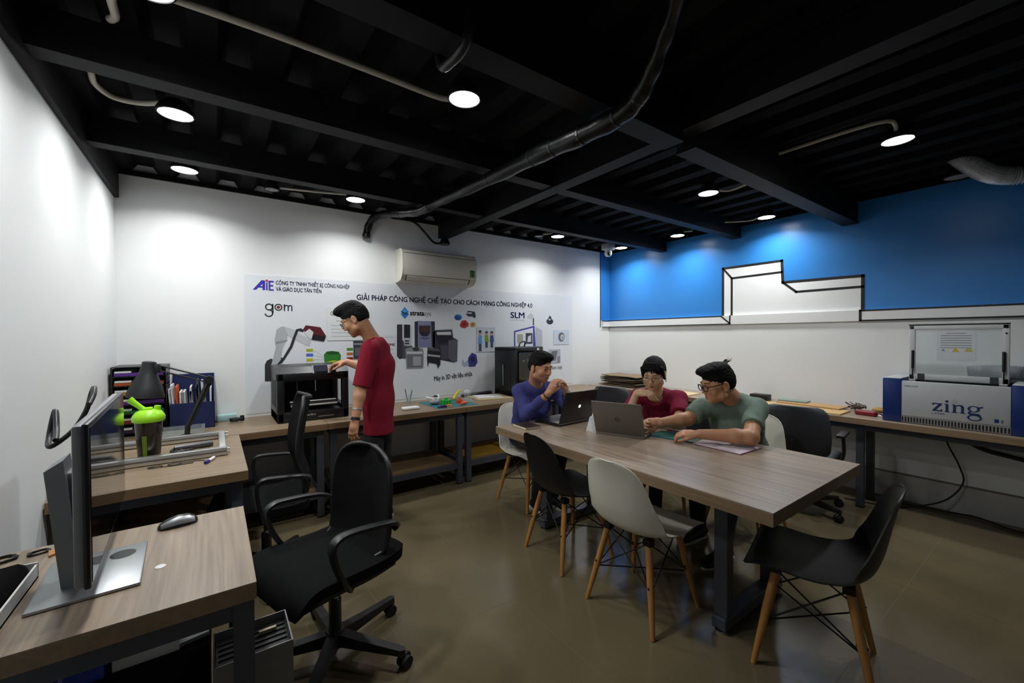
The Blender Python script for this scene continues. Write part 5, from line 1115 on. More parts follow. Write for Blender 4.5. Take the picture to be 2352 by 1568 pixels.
# ------------------------------------------------------------------ people: smooth implicit bodies turned into meshes
V3 = lambda *a: np.array(a, dtype=np.float64)
def unit(v): v = np.asarray(v, float); return v/np.linalg.norm(v)
class Field:
    def __init__(s, lo, hi, h):
        s.h = h; s.lo = np.asarray(lo, float); n = np.ceil((np.asarray(hi, float)-s.lo)/h).astype(int)+1
        s.ax = [s.lo[i]+h*np.arange(n[i]) for i in range(3)]; s.F = np.full(tuple(n), 1.0, np.float32)
    def _sl(s, lo, hi):
        out = []
        for i in range(3):
            a = max(0, int(math.floor((lo[i]-s.lo[i])/s.h))); b = min(len(s.ax[i]), int(math.ceil((hi[i]-s.lo[i])/s.h))+1)
            if b <= a: return None
            out.append(slice(a, b))
        return tuple(out)
    def _grid(s, sl):
        return [s.ax[0][sl[0]][:, None, None], s.ax[1][sl[1]][None, :, None], s.ax[2][sl[2]][None, None, :]]
    def _mix(s, sl, d, k, op):
        a = s.F[sl]
        if op == 'add':
            h = np.clip(.5+.5*(a-d)/k, 0, 1); s.F[sl] = a*(1-h)+d*h-k*h*(1-h)
        else:
            d = -d; h = np.clip(.5-.5*(a-d)/k, 0, 1); s.F[sl] = a*(1-h)+d*h+k*h*(1-h)
    def cap(s, a, b, ra, rb=None, k=.012, op='add', flat=None, sq=None):
        """tapered capsule; flat: cut square at b ('b'), a ('a') or both; sq=(dir, factor) squashes along dir"""
        rb = ra if rb is None else rb; a = np.asarray(a, float); b = np.asarray(b, float); m = max(ra, rb)+k+3*s.h
        sl = s._sl(np.minimum(a, b)-m, np.maximum(a, b)+m)
        if sl is None: return
        X, Y, Z = s._grid(sl); d = b-a; L2 = d@d
        px, py, pz = X-a[0], Y-a[1], Z-a[2]
        t = (px*d[0]+py*d[1]+pz*d[2])/L2; tc = np.clip(t, 0, 1)
        qx, qy, qz = px-tc*d[0], py-tc*d[1], pz-tc*d[2]
        if sq is not None:
            u = unit(sq[0]); w = (qx*u[0]+qy*u[1]+qz*u[2])*(1/sq[1]-1); qx, qy, qz = qx+w*u[0], qy+w*u[1], qz+w*u[2]
        D = np.sqrt(qx*qx+qy*qy+qz*qz)-(ra+(rb-ra)*tc)
        if sq is not None: D = D*min(1, sq[1])
        L = math.sqrt(L2)
        if flat in ('b', 'both'): D = np.maximum(D, (t-1)*L)
        if flat in ('a', 'both'): D = np.maximum(D, -t*L)
        s._mix(sl, D, k, op)
    def ell(s, c, r, Rm=None, k=.012, op='add'):
        c = np.asarray(c, float); r = np.asarray(r, float) if np.ndim(r) else np.full(3, float(r)); m = r.max()+k+3*s.h
        sl = s._sl(c-m, c+m)
        if sl is None: return
        X, Y, Z = s._grid(sl); p = [X-c[0], Y-c[1], Z-c[2]]
        if Rm is None: q = p
        else: q = [p[0]*Rm[0][i]+p[1]*Rm[1][i]+p[2]*Rm[2][i] for i in range(3)]
        e1 = np.sqrt(sum((q[i]/r[i])**2 for i in range(3))); e2 = np.sqrt(sum((q[i]/r[i]**2)**2 for i in range(3)))
        D = e1*(e1-1)/np.maximum(e2, 1e-6)
        s._mix(sl, D, k, op)
    def cut(s, p, n, keep_below=True):
        """remove everything on the positive side of the plane through p with normal n"""
        X, Y, Z = s._grid((slice(None),)*3); D = (X-p[0])*n[0]+(Y-p[1])*n[1]+(Z-p[2])*n[2]
        s.F = np.maximum(s.F, D.astype(np.float32))
    def mesh(s, smooth=1, wrinkle=None):
        F = s.F; ins = F < 0; h = s.h
        c = ins[:-1, :-1, :-1].astype(np.int8)
        for dx in (0, 1):
            for dy in (0, 1):
                for dz in (0, 1):
                    if dx+dy+dz: c = c+ins[dx:F.shape[0]-1+dx, dy:F.shape[1]-1+dy, dz:F.shape[2]-1+dz]
        I = np.argwhere((c > 0) & (c < 8)); idx = np.full(c.shape, -1, np.int64); idx[tuple(I.T)] = np.arange(len(I))
        acc = np.zeros((len(I), 3)); cnt = np.zeros(len(I))
        cor = [(0,0,0),(1,0,0),(0,1,0),(1,1,0),(0,0,1),(1,0,1),(0,1,1),(1,1,1)]
        val = [F[I[:,0]+a, I[:,1]+b, I[:,2]+d].astype(float) for a, b, d in cor]
        for i, j in [(0,1),(2,3),(4,5),(6,7),(0,2),(1,3),(4,6),(5,7),(0,4),(1,5),(2,6),(3,7)]:
            a, b = val[i], val[j]; m = (a < 0) != (b < 0); t = np.where(m, a/np.where(m, a-b, 1), 0)
            p = np.array(cor[i])[None]+t[:, None]*(np.array(cor[j])-np.array(cor[i]))[None]
            acc[m] += p[m]; cnt[m] += 1
        P = s.lo+h*(I+acc/np.maximum(cnt, 1)[:, None])
        quads = []
        for ax in range(3):
            o1, o2 = [(1, 2), (2, 0), (0, 1)][ax]
            a = ins.take(range(0, F.shape[ax]-1), ax); b = ins.take(range(1, F.shape[ax]), ax)
            E = np.argwhere(a != b); E = E[(E[:, o1] > 0) & (E[:, o2] > 0) & (E[:, o1] < F.shape[o1]-1) & (E[:, o2] < F.shape[o2]-1)]
            if not len(E): continue
            fl = a[tuple(E.T)]
            def at_(d1, d2): q = E.copy(); q[:, o1] -= d1; q[:, o2] -= d2; return idx[tuple(q.T)]
            Q = np.stack([at_(1, 1), at_(0, 1), at_(0, 0), at_(1, 0)], 1); Q[~fl] = Q[~fl][:, ::-1]; quads.append(Q)
        Q = np.concatenate(quads); Q = Q[(Q >= 0).all(1)]
        for _ in range(smooth):
            S = np.zeros_like(P); n = np.zeros(len(P))
            for i in range(4):
                j = (i+1) % 4
                np.add.at(S, Q[:, i], P[Q[:, j]]); np.add.at(S, Q[:, j], P[Q[:, i]]); np.add.at(n, Q[:, i], 1); np.add.at(n, Q[:, j], 1)
            P = P*.5+.5*S/np.maximum(n, 1)[:, None]
        if wrinkle is not None:
            A = P[Q[:, 2]]-P[Q[:, 0]]; B = P[Q[:, 3]]-P[Q[:, 1]]; N_ = np.cross(A, B); VN = np.zeros_like(P)
            for i in range(4): np.add.at(VN, Q[:, i], N_)
            VN /= np.maximum(np.linalg.norm(VN, axis=1), 1e-12)[:, None]
            P = P+VN*wrinkle(P)[:, None]
        return P, Q
def field_obj(name, PQ, m, parent, base, label=None):
    P, Q = PQ; me = bpy.data.meshes.new(name)
    me.vertices.add(len(P)); me.vertices.foreach_set('co', (P-base).astype(np.float32).ravel())
    me.loops.add(4*len(Q)); me.loops.foreach_set('vertex_index', Q.astype(np.int32).ravel())
    me.polygons.add(len(Q)); me.polygons.foreach_set('loop_start', np.arange(0, 4*len(Q), 4, dtype=np.int32))
    me.update(calc_edges=True); me.validate(); me.shade_smooth()
    for x in (m if isinstance(m, (list, tuple)) else [m]): me.materials.append(x)
    o = bpy.data.objects.new(name, me); COL.objects.link(o); o.parent = parent
    if label: o['label'] = label
    return o
def frame(f, pitch=0., roll=0.):
    """columns right, forward, up of a head looking along the horizontal f, nodding down by pitch, tilting by roll"""
    f = unit([f[0], f[1], 0]); up = V3(0, 0, 1); r = np.cross(f, up)
    f2 = f*math.cos(pitch)-up*math.sin(pitch); u2 = np.cross(r, f2)
    r2 = r*math.cos(roll)+u2*math.sin(roll); u3 = np.cross(r2, f2)
    return np.stack([r2, f2, u3], 1)
def cloth_noise(seed, amp=.004, scale=9., stretch=(1, 1, .45)):
    rng = np.random.RandomState(seed); K = rng.normal(size=(10, 3))*np.array(stretch)*scale*rng.uniform(.5, 2.2, (10, 1)); ph = rng.uniform(0, 6.28, 10)
    def f(P):
        a = P@K.T+ph; b = np.sin(a+1.3*np.sin(P@K[::-1].T*.6+ph[::-1])); return amp*(np.abs(b).mean(1)-.62)*3.0
    return f
def add_head(F, c, M, s=1., female=False, jaw=1.):
    def L(x, y, z): return c+M@(np.array([x, y, z])*s)
    E = lambda p, r, k=.012, op='add': F.ell(L(*p), np.array(r)*s, M, k, op)
    E((0, -.014, .034), (.074, .092, .082)); E((0, .028, -.03), (.0615*jaw, .062, .082), .03); E((0, .036, -.072), (.047*jaw, .046, .036), .025)
    F.ell(L(0, .068, -.098), .018*s, None, .02)
    for q in (-1, 1):
        F.ell(L(q*.041, .058, -.032), .024*s, None, .02); F.ell(L(q*.052*jaw, .01, -.07), .02*s, None, .03)
    F.cap(L(-.033, .079, .022), L(.033, .079, .022), .011*s, k=.014)
    for q in (-1, 1): F.ell(L(q*.031, .098, .002), np.array((.017, .013, .010))*s, M, .012, 'sub')
    F.cap(L(0, .086, .012), L(0, .101, -.030), .0065*s, .011*s, k=.008)
    for q in (-1, 1): F.ell(L(q*.011, .094, -.036), .0075*s, None, .006)
    F.cap(L(-.019, .083, -.0625), L(.019, .083, -.0625), .0058*s, k=.006); F.cap(L(-.016, .082, -.073), L(.016, .082, -.073), .0062*s, k=.006)
    F.cap(L(-.02, .0925, -.0675), L(.02, .0925, -.0675), .0028*s, k=.004, op='sub')
    for q in (-1, 1):
        for z in (.0035, -.0045): F.cap(L(q*.021, .083, z), L(q*.042, .077, z), .0052*s, k=.005)
        F.ell(L(q*.079, -.010, -.012), np.array((.008, .019, .030))*s, M, .006); F.ell(L(q*.088, -.006, -.010), np.array((.006, .010, .017))*s, M, .005, 'sub'); F.ell(L(q*.077, -.004, -.036), .009*s, None, .006)
    return L
def add_hand(F, w, d, n, side, curl=(.5, .6, .4), spread=1., thumb=(.6, .5), s=1., fan=None):
    """hand at wrist w pointing along d, palm facing n; side=+1 puts the thumb at n x d"""
    d = unit(d); n = np.asarray(n, float); n = unit(n-d*(n@d)); t = np.cross(n, d)*side; w = np.asarray(w, float)
    K = []
    for i, (o, L) in enumerate([(.030, .088), (.010, .092), (-.010, .088), (-.029, .080)]):
        a = w+t*o*.55*s+d*.008*s; b = w+d*L*s+t*o*spread*s
        F.cap(a, b, .0135*s, .0118*s, k=.014); K.append(b)
    F.ell(w+d*.045*s+n*.004*s, .026*s, None, .02)
    for i, (b, L) in enumerate(zip(K, (.070, .078, .073, .058))):
        c_ = curl if fan is None else fan[i]; ang = 0; p = b; fanout = (1.5-i)*.06*spread
        dd0 = unit(d+t*fanout)
        for q, (fr, r0, r1) in enumerate(((.46, .0098, .0086), (.30, .0086, .0078), (.24, .0078, .0064))):
            ang += c_[q]; dd = dd0*math.cos(ang)+n*math.sin(ang); e = p+dd*L*fr*s; F.cap(p, e, r0*s, r1*s, k=.0035); p = e
    p = w+d*.022*s+t*.022*s+n*.006*s; dd = unit(d*.75+t*thumb[0]+n*thumb[1])
    e = p+dd*.042*s; F.cap(p, e, .0145*s, .0112*s, k=.012); dd = unit(dd+d*.35-t*.25*thumb[0]); p = e; e = p+dd*.032*s; F.cap(p, e, .0105*s, .0095*s, k=.004); p = e; e = p+unit(dd+d*.3)*.024*s; F.cap(p, e, .0095*s, .0072*s, k=.004)
def add_arm(F, sh, el, wr, r=(.046, .040, .028), k=.02):
    sh, el, wr = map(np.asarray, (sh, el, wr)); F.cap(sh, el, r[0], r[1], k=k); m = el+(wr-el)*.28; F.cap(el, m, r[1]*.98, r[1]*1.0, k=k); F.cap(m, wr, r[1], r[2], k=k)
M_skin1 = mat('skin_tan', '#bd8a68', .5, var=.06, scale=18, sss=.12); M_skin2 = mat('skin_light', '#d3aa86', .5, var=.05, scale=18, sss=.12); M_skin3 = mat('skin_warm', '#c8936f', .48, var=.06, scale=18, sss=.12)
M_lip = mat('lip_skin', '#93503f', .45); M_hair = mat('black_hair', '#090808', .68, var=.5, scale=90, spec=.22, bump=.6, stretch=(1, 1, .25))
M_brow = mat('eyebrow_hair', '#15110f', .7); M_eye = mat('dark_eye', '#14100e', .15)
M_trouser = mat('black_trousers', '#0c0c0f', .8, var=.2, scale=60); M_shoe = mat('black_shoe', '#101012', .5); M_sole = mat('pale_sole', '#b9b7b0', .6)
def surf(F, L, x, z, y0=.125):
    """local y of the skin in front of the head at (x, z)"""
    prev = None
    for k in range(90):
        y = y0-.001*k; p = (L(x, y, z)-F.lo)/F.h; i = np.floor(p).astype(int); f = p-i; v = 0.
        for a in (0, 1):
            for b in (0, 1):
                for c in (0, 1): v += F.F[i[0]+a, i[1]+b, i[2]+c]*(f[0] if a else 1-f[0])*(f[1] if b else 1-f[1])*(f[2] if c else 1-f[2])
        if v < 0: return y
    return y
def face_bits(t, L, F, base, s=1., female=False):
    def on(x, z, d=0.): return tuple(L(x, surf(F, L, x, z)+d, z)-base)
    for q in (-1, 1):
        g = G().tube([on(q*(.014+.032*k/6), .0215+.0045*math.sin(k/6*PI*.8), .0004) for k in range(7)], [.0018, .003, .0034, .0033, .0029, .0022, .001] if not female else [.001, .0017, .002, .002, .0016, .0012, .0006], 6)
        obj('eyebrow', g, M_brow, t, 60)
        g = G().tube([on(q*(.0185+.025*k/6), -.001+.0022*math.sin(k/6*PI), -.0002) for k in range(7)], [.0008, .002, .0028, .003, .0028, .0018, .0008], 6)
        obj('eye', g, M_eye, t, 60)
        obj('eyelid_line', G().tube([on(q*(.017+.028*k/6), .0055+.0028*math.sin(k/6*PI), .0) for k in range(7)], .0008, 5), M_brow, t, 60)
    lp = M_lip if not female else mat('lip_rose', '#a2474a', .4)
    o = obj('lips', G().tube([on(-.021+.042*k/8, -.0635+.0022*(1-abs(k/4-1)), -.0012) for k in range(9)], [.0008, .0026, .0036, .0042, .0038, .0042, .0036, .0026, .0008], 8), lp, t, 60)
    obj('lower_lip', G().tube([on(-.019+.038*k/8, -.0722-.0012*math.sin(k/8*PI), -.0014) for k in range(9)], [.0008, .0028, .004, .0048, .005, .0048, .004, .0028, .0008], 8), lp, o, 60)
def glasses(t, L, base, s, m, hw=.026, hh=.019, thick=.0022, label=None):
    def rel(v): return tuple(np.asarray(v)-base)
    gl = None
    for q in (-1, 1):
        pts = [rel(L(q*.033+hw*math.copysign(abs(math.cos(a))**.7, math.cos(a)), .104-.006*abs(math.cos(a))*(1 if math.cos(a)*q > 0 else 0)-.0015, -.004+hh*math.copysign(abs(math.sin(a))**.7, math.sin(a)))) for a in [i*2*PI/20 for i in range(21)]]
        o = obj('glasses' if gl is None else 'rim', G().tube(pts, thick, 6, caps=False), m, t if gl is None else gl, 60)
        if gl is None: gl = o
        if label and q < 0: o['label'] = label
        obj('temple', G().tube([rel(L(q*(.033+hw), .098, .004)), rel(L(q*.074, .05, .004)), rel(L(q*.081, -.005, .008)), rel(L(q*.080, -.022, -.006))], thick*.9, 6), m, gl, 60)
    obj('bridge', G().tube([rel(L(-.008, .1035, .002)), rel(L(0, .105, .004)), rel(L(.008, .1035, .002))], thick*.8, 6), m, gl, 60)
def make_L(c, M, s):
    def L(x, y, z): return c+M@(np.array([x, y, z])*s)
    L.M = M; return L
def hair_noise(seed, amp): 
    return cloth_noise(seed, amp*.9, 110., (1, .6, .6))
def shoes(t, base, ank, f, k=1.):
    f = unit([f[0], f[1], 0]); r = np.cross(f, V3(0, 0, 1)); Mx = np.stack([r, f, V3(0, 0, 1)], 1)
    for a in ank:
        lo = np.array([a[0], a[1], 0])-V3(.22, .22, .02); hi = np.array([a[0], a[1], .16])+V3(.22, .22, 0); F = Field(lo, hi, .006)
        o = np.array([a[0], a[1], 0])
        F.cap(o+f*-.045+V3(0, 0, .045), o+f*.12+V3(0, 0, .033), .040, .036, k=.02); F.ell(o+f*.15+V3(0, 0, .028), (.042, .06, .03), Mx, .02); F.cap(o+V3(0, 0, .05), o+V3(0, 0, .12), .042, .046, k=.03)
        F.cut(o+V3(0, 0, .014), (0, 0, -1)); s_ = field_obj('shoe', F.mesh(1), M_shoe, t, base)
        pl = [(o+f*x+r*y-base) for x, y in [(-.085, -.02), (-.07, -.036), (.0, -.036), (.09, -.044), (.16, -.036), (.2, -.012), (.2, .012), (.16, .036), (.09, .044), (0, .036), (-.07, .036), (-.085, .02)]]
        obj('sole', G().prism([(p[0], p[1]) for p in pl], 'xy', -base[2]+0, -base[2]+.018), M_sole, s_)
def trousers(t, base, hips, knees, ankles, rad=(.095, .072, .055), pelvis=None, h=.008, cutz=None):
    P = np.array(list(hips)+list(knees)+list(ankles)); F = Field(P.min(0)-.18, P.max(0)+.2, h)
    for a, b, c in zip(hips, knees, ankles): F.cap(a, b, rad[0], rad[1], k=.03); F.cap(b, c, rad[1]*.95, rad[2], k=.025, flat='b')
    F.cap(hips[0], hips[1], rad[0]*1.1, k=.04)
    if pelvis is not None: F.cap(np.mean(hips, 0), pelvis, .135, .14, k=.05, sq=(np.cross(unit(np.array(hips[1])-np.array(hips[0])), V3(0, 0, 1)), .78))
    if cutz: F.cut(V3(0, 0, cutz), (0, 0, 1))
    return field_obj('trousers', F.mesh(1, cloth_noise(5, .004)), M_trouser, t, base)
def band_ring(t, base, c, d, r, hgt, m, name='wristband', label=None):
    d = unit(d); c = np.asarray(c)-base; g = G().tube([c-d*hgt/2, c+d*hgt/2], r, 20); return obj(name, g, m, t, 50, label)

# ---------------------------------------------------------------- man in maroon standing at the printer
def man_standing():
    base = V3(1.05, 3.27, 0); t = thing('person', 'person in a maroon t-shirt and black trousers standing at the printer', 'person', tuple(base))
    fb = unit([-.74, .67, 0]); lf = V3(-fb[1], fb[0], 0)*1.0                # left of facing
    M = frame((-.86, .50), R(31), R(0)); hc = V3(.875, 3.27, 1.575); s = 1.04; L = make_L(hc, M, s)
    nb = V3(1.005, 3.275, 1.40); ch = V3(1.045, 3.27, 1.22); pv = V3(1.05, 3.26, .93)
    lsh, rsh = V3(.945, 3.13, 1.345), V3(1.10, 3.37, 1.34); lel, lwr = V3(.868, 3.105, 1.065), V3(.815, 3.06, .85); rel_, rwr = V3(1.06, 3.60, 1.17), V3(.915, 3.665, 1.225)
    F = Field((.55, 2.93, .62), (1.32, 3.9, 1.72), .004)
    add_head(F, hc, M, s)
    F.cap(L(0, -.03, -.05), nb+V3(.02, 0, -.02), .052, .060, k=.03); F.cap(nb, ch, .05, .08, k=.04); F.cap(lsh+V3(.02, .02, 0), rsh-V3(.02, .02, 0), .04, k=.03); F.cap(ch, pv, .08, .08, k=.04)
    add_arm(F, lsh, lel, lwr); add_arm(F, rsh, rel_, rwr)
    add_hand(F, lwr-V3(.004, .002, .012), unit([-.18, -.08, -1]), (.65, .55, .1), 1, (.35, .55, .4), .9, (.45, .5))
    add_hand(F, rwr+V3(-.008, .004, 0), unit([-.86, .45, -.16]), (.1, -.1, -1), -1, (.45, .55, .35), 1.1, (.8, .55))
    b = field_obj('body', F.mesh(1), M_skin1, t, base)
    # hair: short, thick on top
    H = Field(hc-.2, hc+.2, .004)
    H.ell(L(0, -.014, .036), np.array((.0772, .0955, .0855))*s, M, .02); H.ell(L(0, -.045, .005), np.array((.0745, .062, .075))*s, M, .02)
    H.ell(L(0, .008, .095), np.array((.066, .088, .045))*s, M, .025); H.ell(L(0, .066, .106), np.array((.054, .045, .028))*s, M, .025)
    H.ell(L(0, .132, -.026), np.array((.084, .078, .094))*s, M, .008, 'sub')
    for q in (-1, 1): H.ell(L(q*.088, .022, -.035), np.array((.024, .045, .055))*s, M, .01, 'sub')
    H.ell(L(0, -.06, -.112), np.array((.1, .09, .07))*s, M, .02, 'sub')
    field_obj('hair', H.mesh(0, hair_noise(2, .0035)), M_hair, t, base)
    face_bits(t, L, F, base, s); glasses(t, L, base, s, M_black, label='thin dark glasses')
    S = Field((.62, 2.9, .62), (1.36, 3.75, 1.5), .005)
    sqd = (fb, .74)
    S.cap(nb+V3(.02, -.005, -.075), ch, .085, .146, k=.05, sq=sqd); S.cap(ch, pv, .146, .140, k=.06, sq=sqd); S.cap(pv, V3(1.045, 3.255, .69), .140, .152, k=.05, sq=sqd, flat='b')
    S.cap(lsh+V3(.012, .01, .0), nb+V3(.02, -.01, -.03), .060, .066, k=.05); S.cap(rsh-V3(.012, .01, 0), nb+V3(.02, -.01, -.03), .060, .066, k=.05)
    S.cap(lsh, lsh+(lel-lsh)*.97, .066, .064, k=.035, flat='b'); S.cap(rsh, rsh+(rel_-rsh)*.86, .066, .064, k=.035, flat='b')
    S.cap(L(0, -.03, -.05), nb+V3(.012, 0, .012), .050, .056, k=.012, op='sub'); S.cut(V3(0, 0, .69), (0, 0, -1))
    field_obj('shirt', S.mesh(1, cloth_noise(11, .009, 11., (1, 1, .22))), mat('maroon_tshirt', '#7d1528', .8, var=.08, scale=40, spec=.2), t, base)
    hip = [pv+lf*.07+V3(0, 0, -.08), pv-lf*.07+V3(0, 0, -.08)]
    an = [V3(.985, 3.21, .09), V3(1.085, 3.30, .09)]
    trousers(t, base, hip, [V3(.985, 3.20, .50), V3(1.09, 3.31, .50)], an, (.074, .068, .058), None, cutz=.74); shoes(t, base, an, (-.7, .7))
    band_ring(t, base, lwr+(lel-lwr)*.32, lwr-lel, .0365, .012, M_aluminium, 'bracelet', 'pale bracelet'); band_ring(t, base, lwr+(lel-lwr)*.02, lwr-lel, .0315, .018, M_black, 'wristband', 'black wristband')
man_standing()

# ---------------------------------------------------------------- man in green leaning on the table
def man_green():
    base = V3(3.12, 1.48, 0); t = thing('person', 'person in a grey-green t-shirt and glasses leaning on the table', 'person', tuple(base))
    M = frame((-.83, .56), R(14), R(0)); hc = V3(2.715, 1.445, 1.118); s = 1.06; L = make_L(hc, M, s)
    nb = V3(2.835, 1.40, .995); ch = V3(2.935, 1.43, .83); pv = V3(3.12, 1.48, .56)
    lsh, rsh = V3(2.855, 1.265, .955), V3(2.755, 1.575, .93); lel, lwr = V3(2.625, 1.195, .822), V3(2.478, 1.435, .815); rel_, rwr = V3(2.645, 1.615, .862), V3(2.49, 1.72, .84)
    F = Field((2.25, 1.08, .7), (3.2, 2.0, 1.32), .004)
    add_head(F, hc, M, s, jaw=1.06); F.cap(L(0, -.03, -.05), nb, .058, .066, k=.03); F.cap(nb+V3(.01, 0, -.01), ch+V3(.02, 0, 0), .05, .08, k=.03); F.cap(lsh, rsh, .038, k=.03); F.cap(ch, (pv+ch)/2, .08, .08, k=.04)
    add_arm(F, lsh, lel, lwr, (.050, .044, .030)); add_arm(F, rsh, rel_, rwr, (.050, .044, .030))
    F.ell(lel+V3(.01, -.005, -.008), .034, None, .02)
    add_hand(F, lwr+V3(-.004, .008, -.002), unit([-.42, .88, -.05]), (.3, .1, -1), -1, (.3, .75, .5), .95, (.35, .2))
    add_hand(F, rwr, unit([-.55, .80, -.10]), (-.75, -.5, -.35), 1, (.4, .3, .2), .9, (.35, .5), fan=[(.15, .25, .2), (.9, 1.1, .8), (1.0, 1.2, .8), (1.1, 1.2, .8)])
    b = field_obj('body', F.mesh(1), M_skin3, t, base)
    H = Field(hc-.22, hc+.22, .004)
    H.ell(L(0, -.014, .036), np.array((.0772, .0955, .0855))*s, M, .02); H.ell(L(0, -.045, .005), np.array((.0745, .062, .075))*s, M, .02)
    H.ell(L(0, .004, .092), np.array((.068, .090, .042))*s, M, .025); H.ell(L(.0, .070, .094), np.array((.058, .044, .026))*s, M, .022)
    H.ell(L(0, .135, -.026), np.array((.086, .080, .096))*s, M, .008, 'sub')
    for q in (-1, 1): H.ell(L(q*.088, .022, -.035), np.array((.024, .045, .055))*s, M, .01, 'sub')
    H.ell(L(0, -.06, -.112), np.array((.1, .09, .07))*s, M, .02, 'sub')
    for k in range(7): H.cap(L(-.01+.008*k, -.07, .108), L(-.02+.012*k, -.115-.004*(k % 3), .126+.006*(k % 2)), .005, .002, k=.006)
    field_obj('hair', H.mesh(0, hair_noise(4, .0035)), M_hair, t, base)
    face_bits(t, L, F, base, s); glasses(t, L, base, s, M_black, .027, .018, .0034, label='thick black framed glasses')
    S = Field((2.5, 1.0, .48), (3.45, 1.95, 1.12), .005); fb = unit([-.95, .15, 0]); ax = unit(np.cross(lsh-rsh, nb-ch))
    S.cap(nb+V3(.012, 0, -.035), ch, .085, .16, k=.05, sq=(ax, .76)); S.cap(ch, pv+V3(0, 0, .06), .16, .165, k=.06, sq=(fb, .78)); S.cap(pv+V3(0, 0, .06), pv-V3(0, 0, .02), .165, .17, k=.05, sq=(fb, .8))
    S.cap(lsh, nb+V3(.025, 0, -.025), .064, .070, k=.05); S.cap(rsh, nb+V3(.025, 0, -.025), .064, .070, k=.05)
    S.cap(lsh, lsh+(lel-lsh)*.64, .066, .064, k=.03, flat='b'); S.cap(rsh, rsh+(rel_-rsh)*.72, .064, .062, k=.03, flat='b')
    S.cap(L(0, -.03, -.05), nb+V3(-.012, .003, .004), .056, .060, k=.012, op='sub')
    field_obj('shirt', S.mesh(1, cloth_noise(21, .009, 12., (1, 1, .5))), mat('grey_green_tshirt', '#74867a', .85, var=.2, scale=90, spec=.2), t, base)
    hip = [V3(3.12, 1.39, .575), V3(3.12, 1.58, .575)]; kn = [V3(2.72, 1.34, .54), V3(2.72, 1.60, .54)]; an = [V3(2.62, 1.36, .09), V3(2.78, 1.62, .09)]
    trousers(t, base, hip, kn, an, (.082, .066, .052), V3(3.14, 1.48, .62)); shoes(t, base, an, (-1, .1))
man_green()

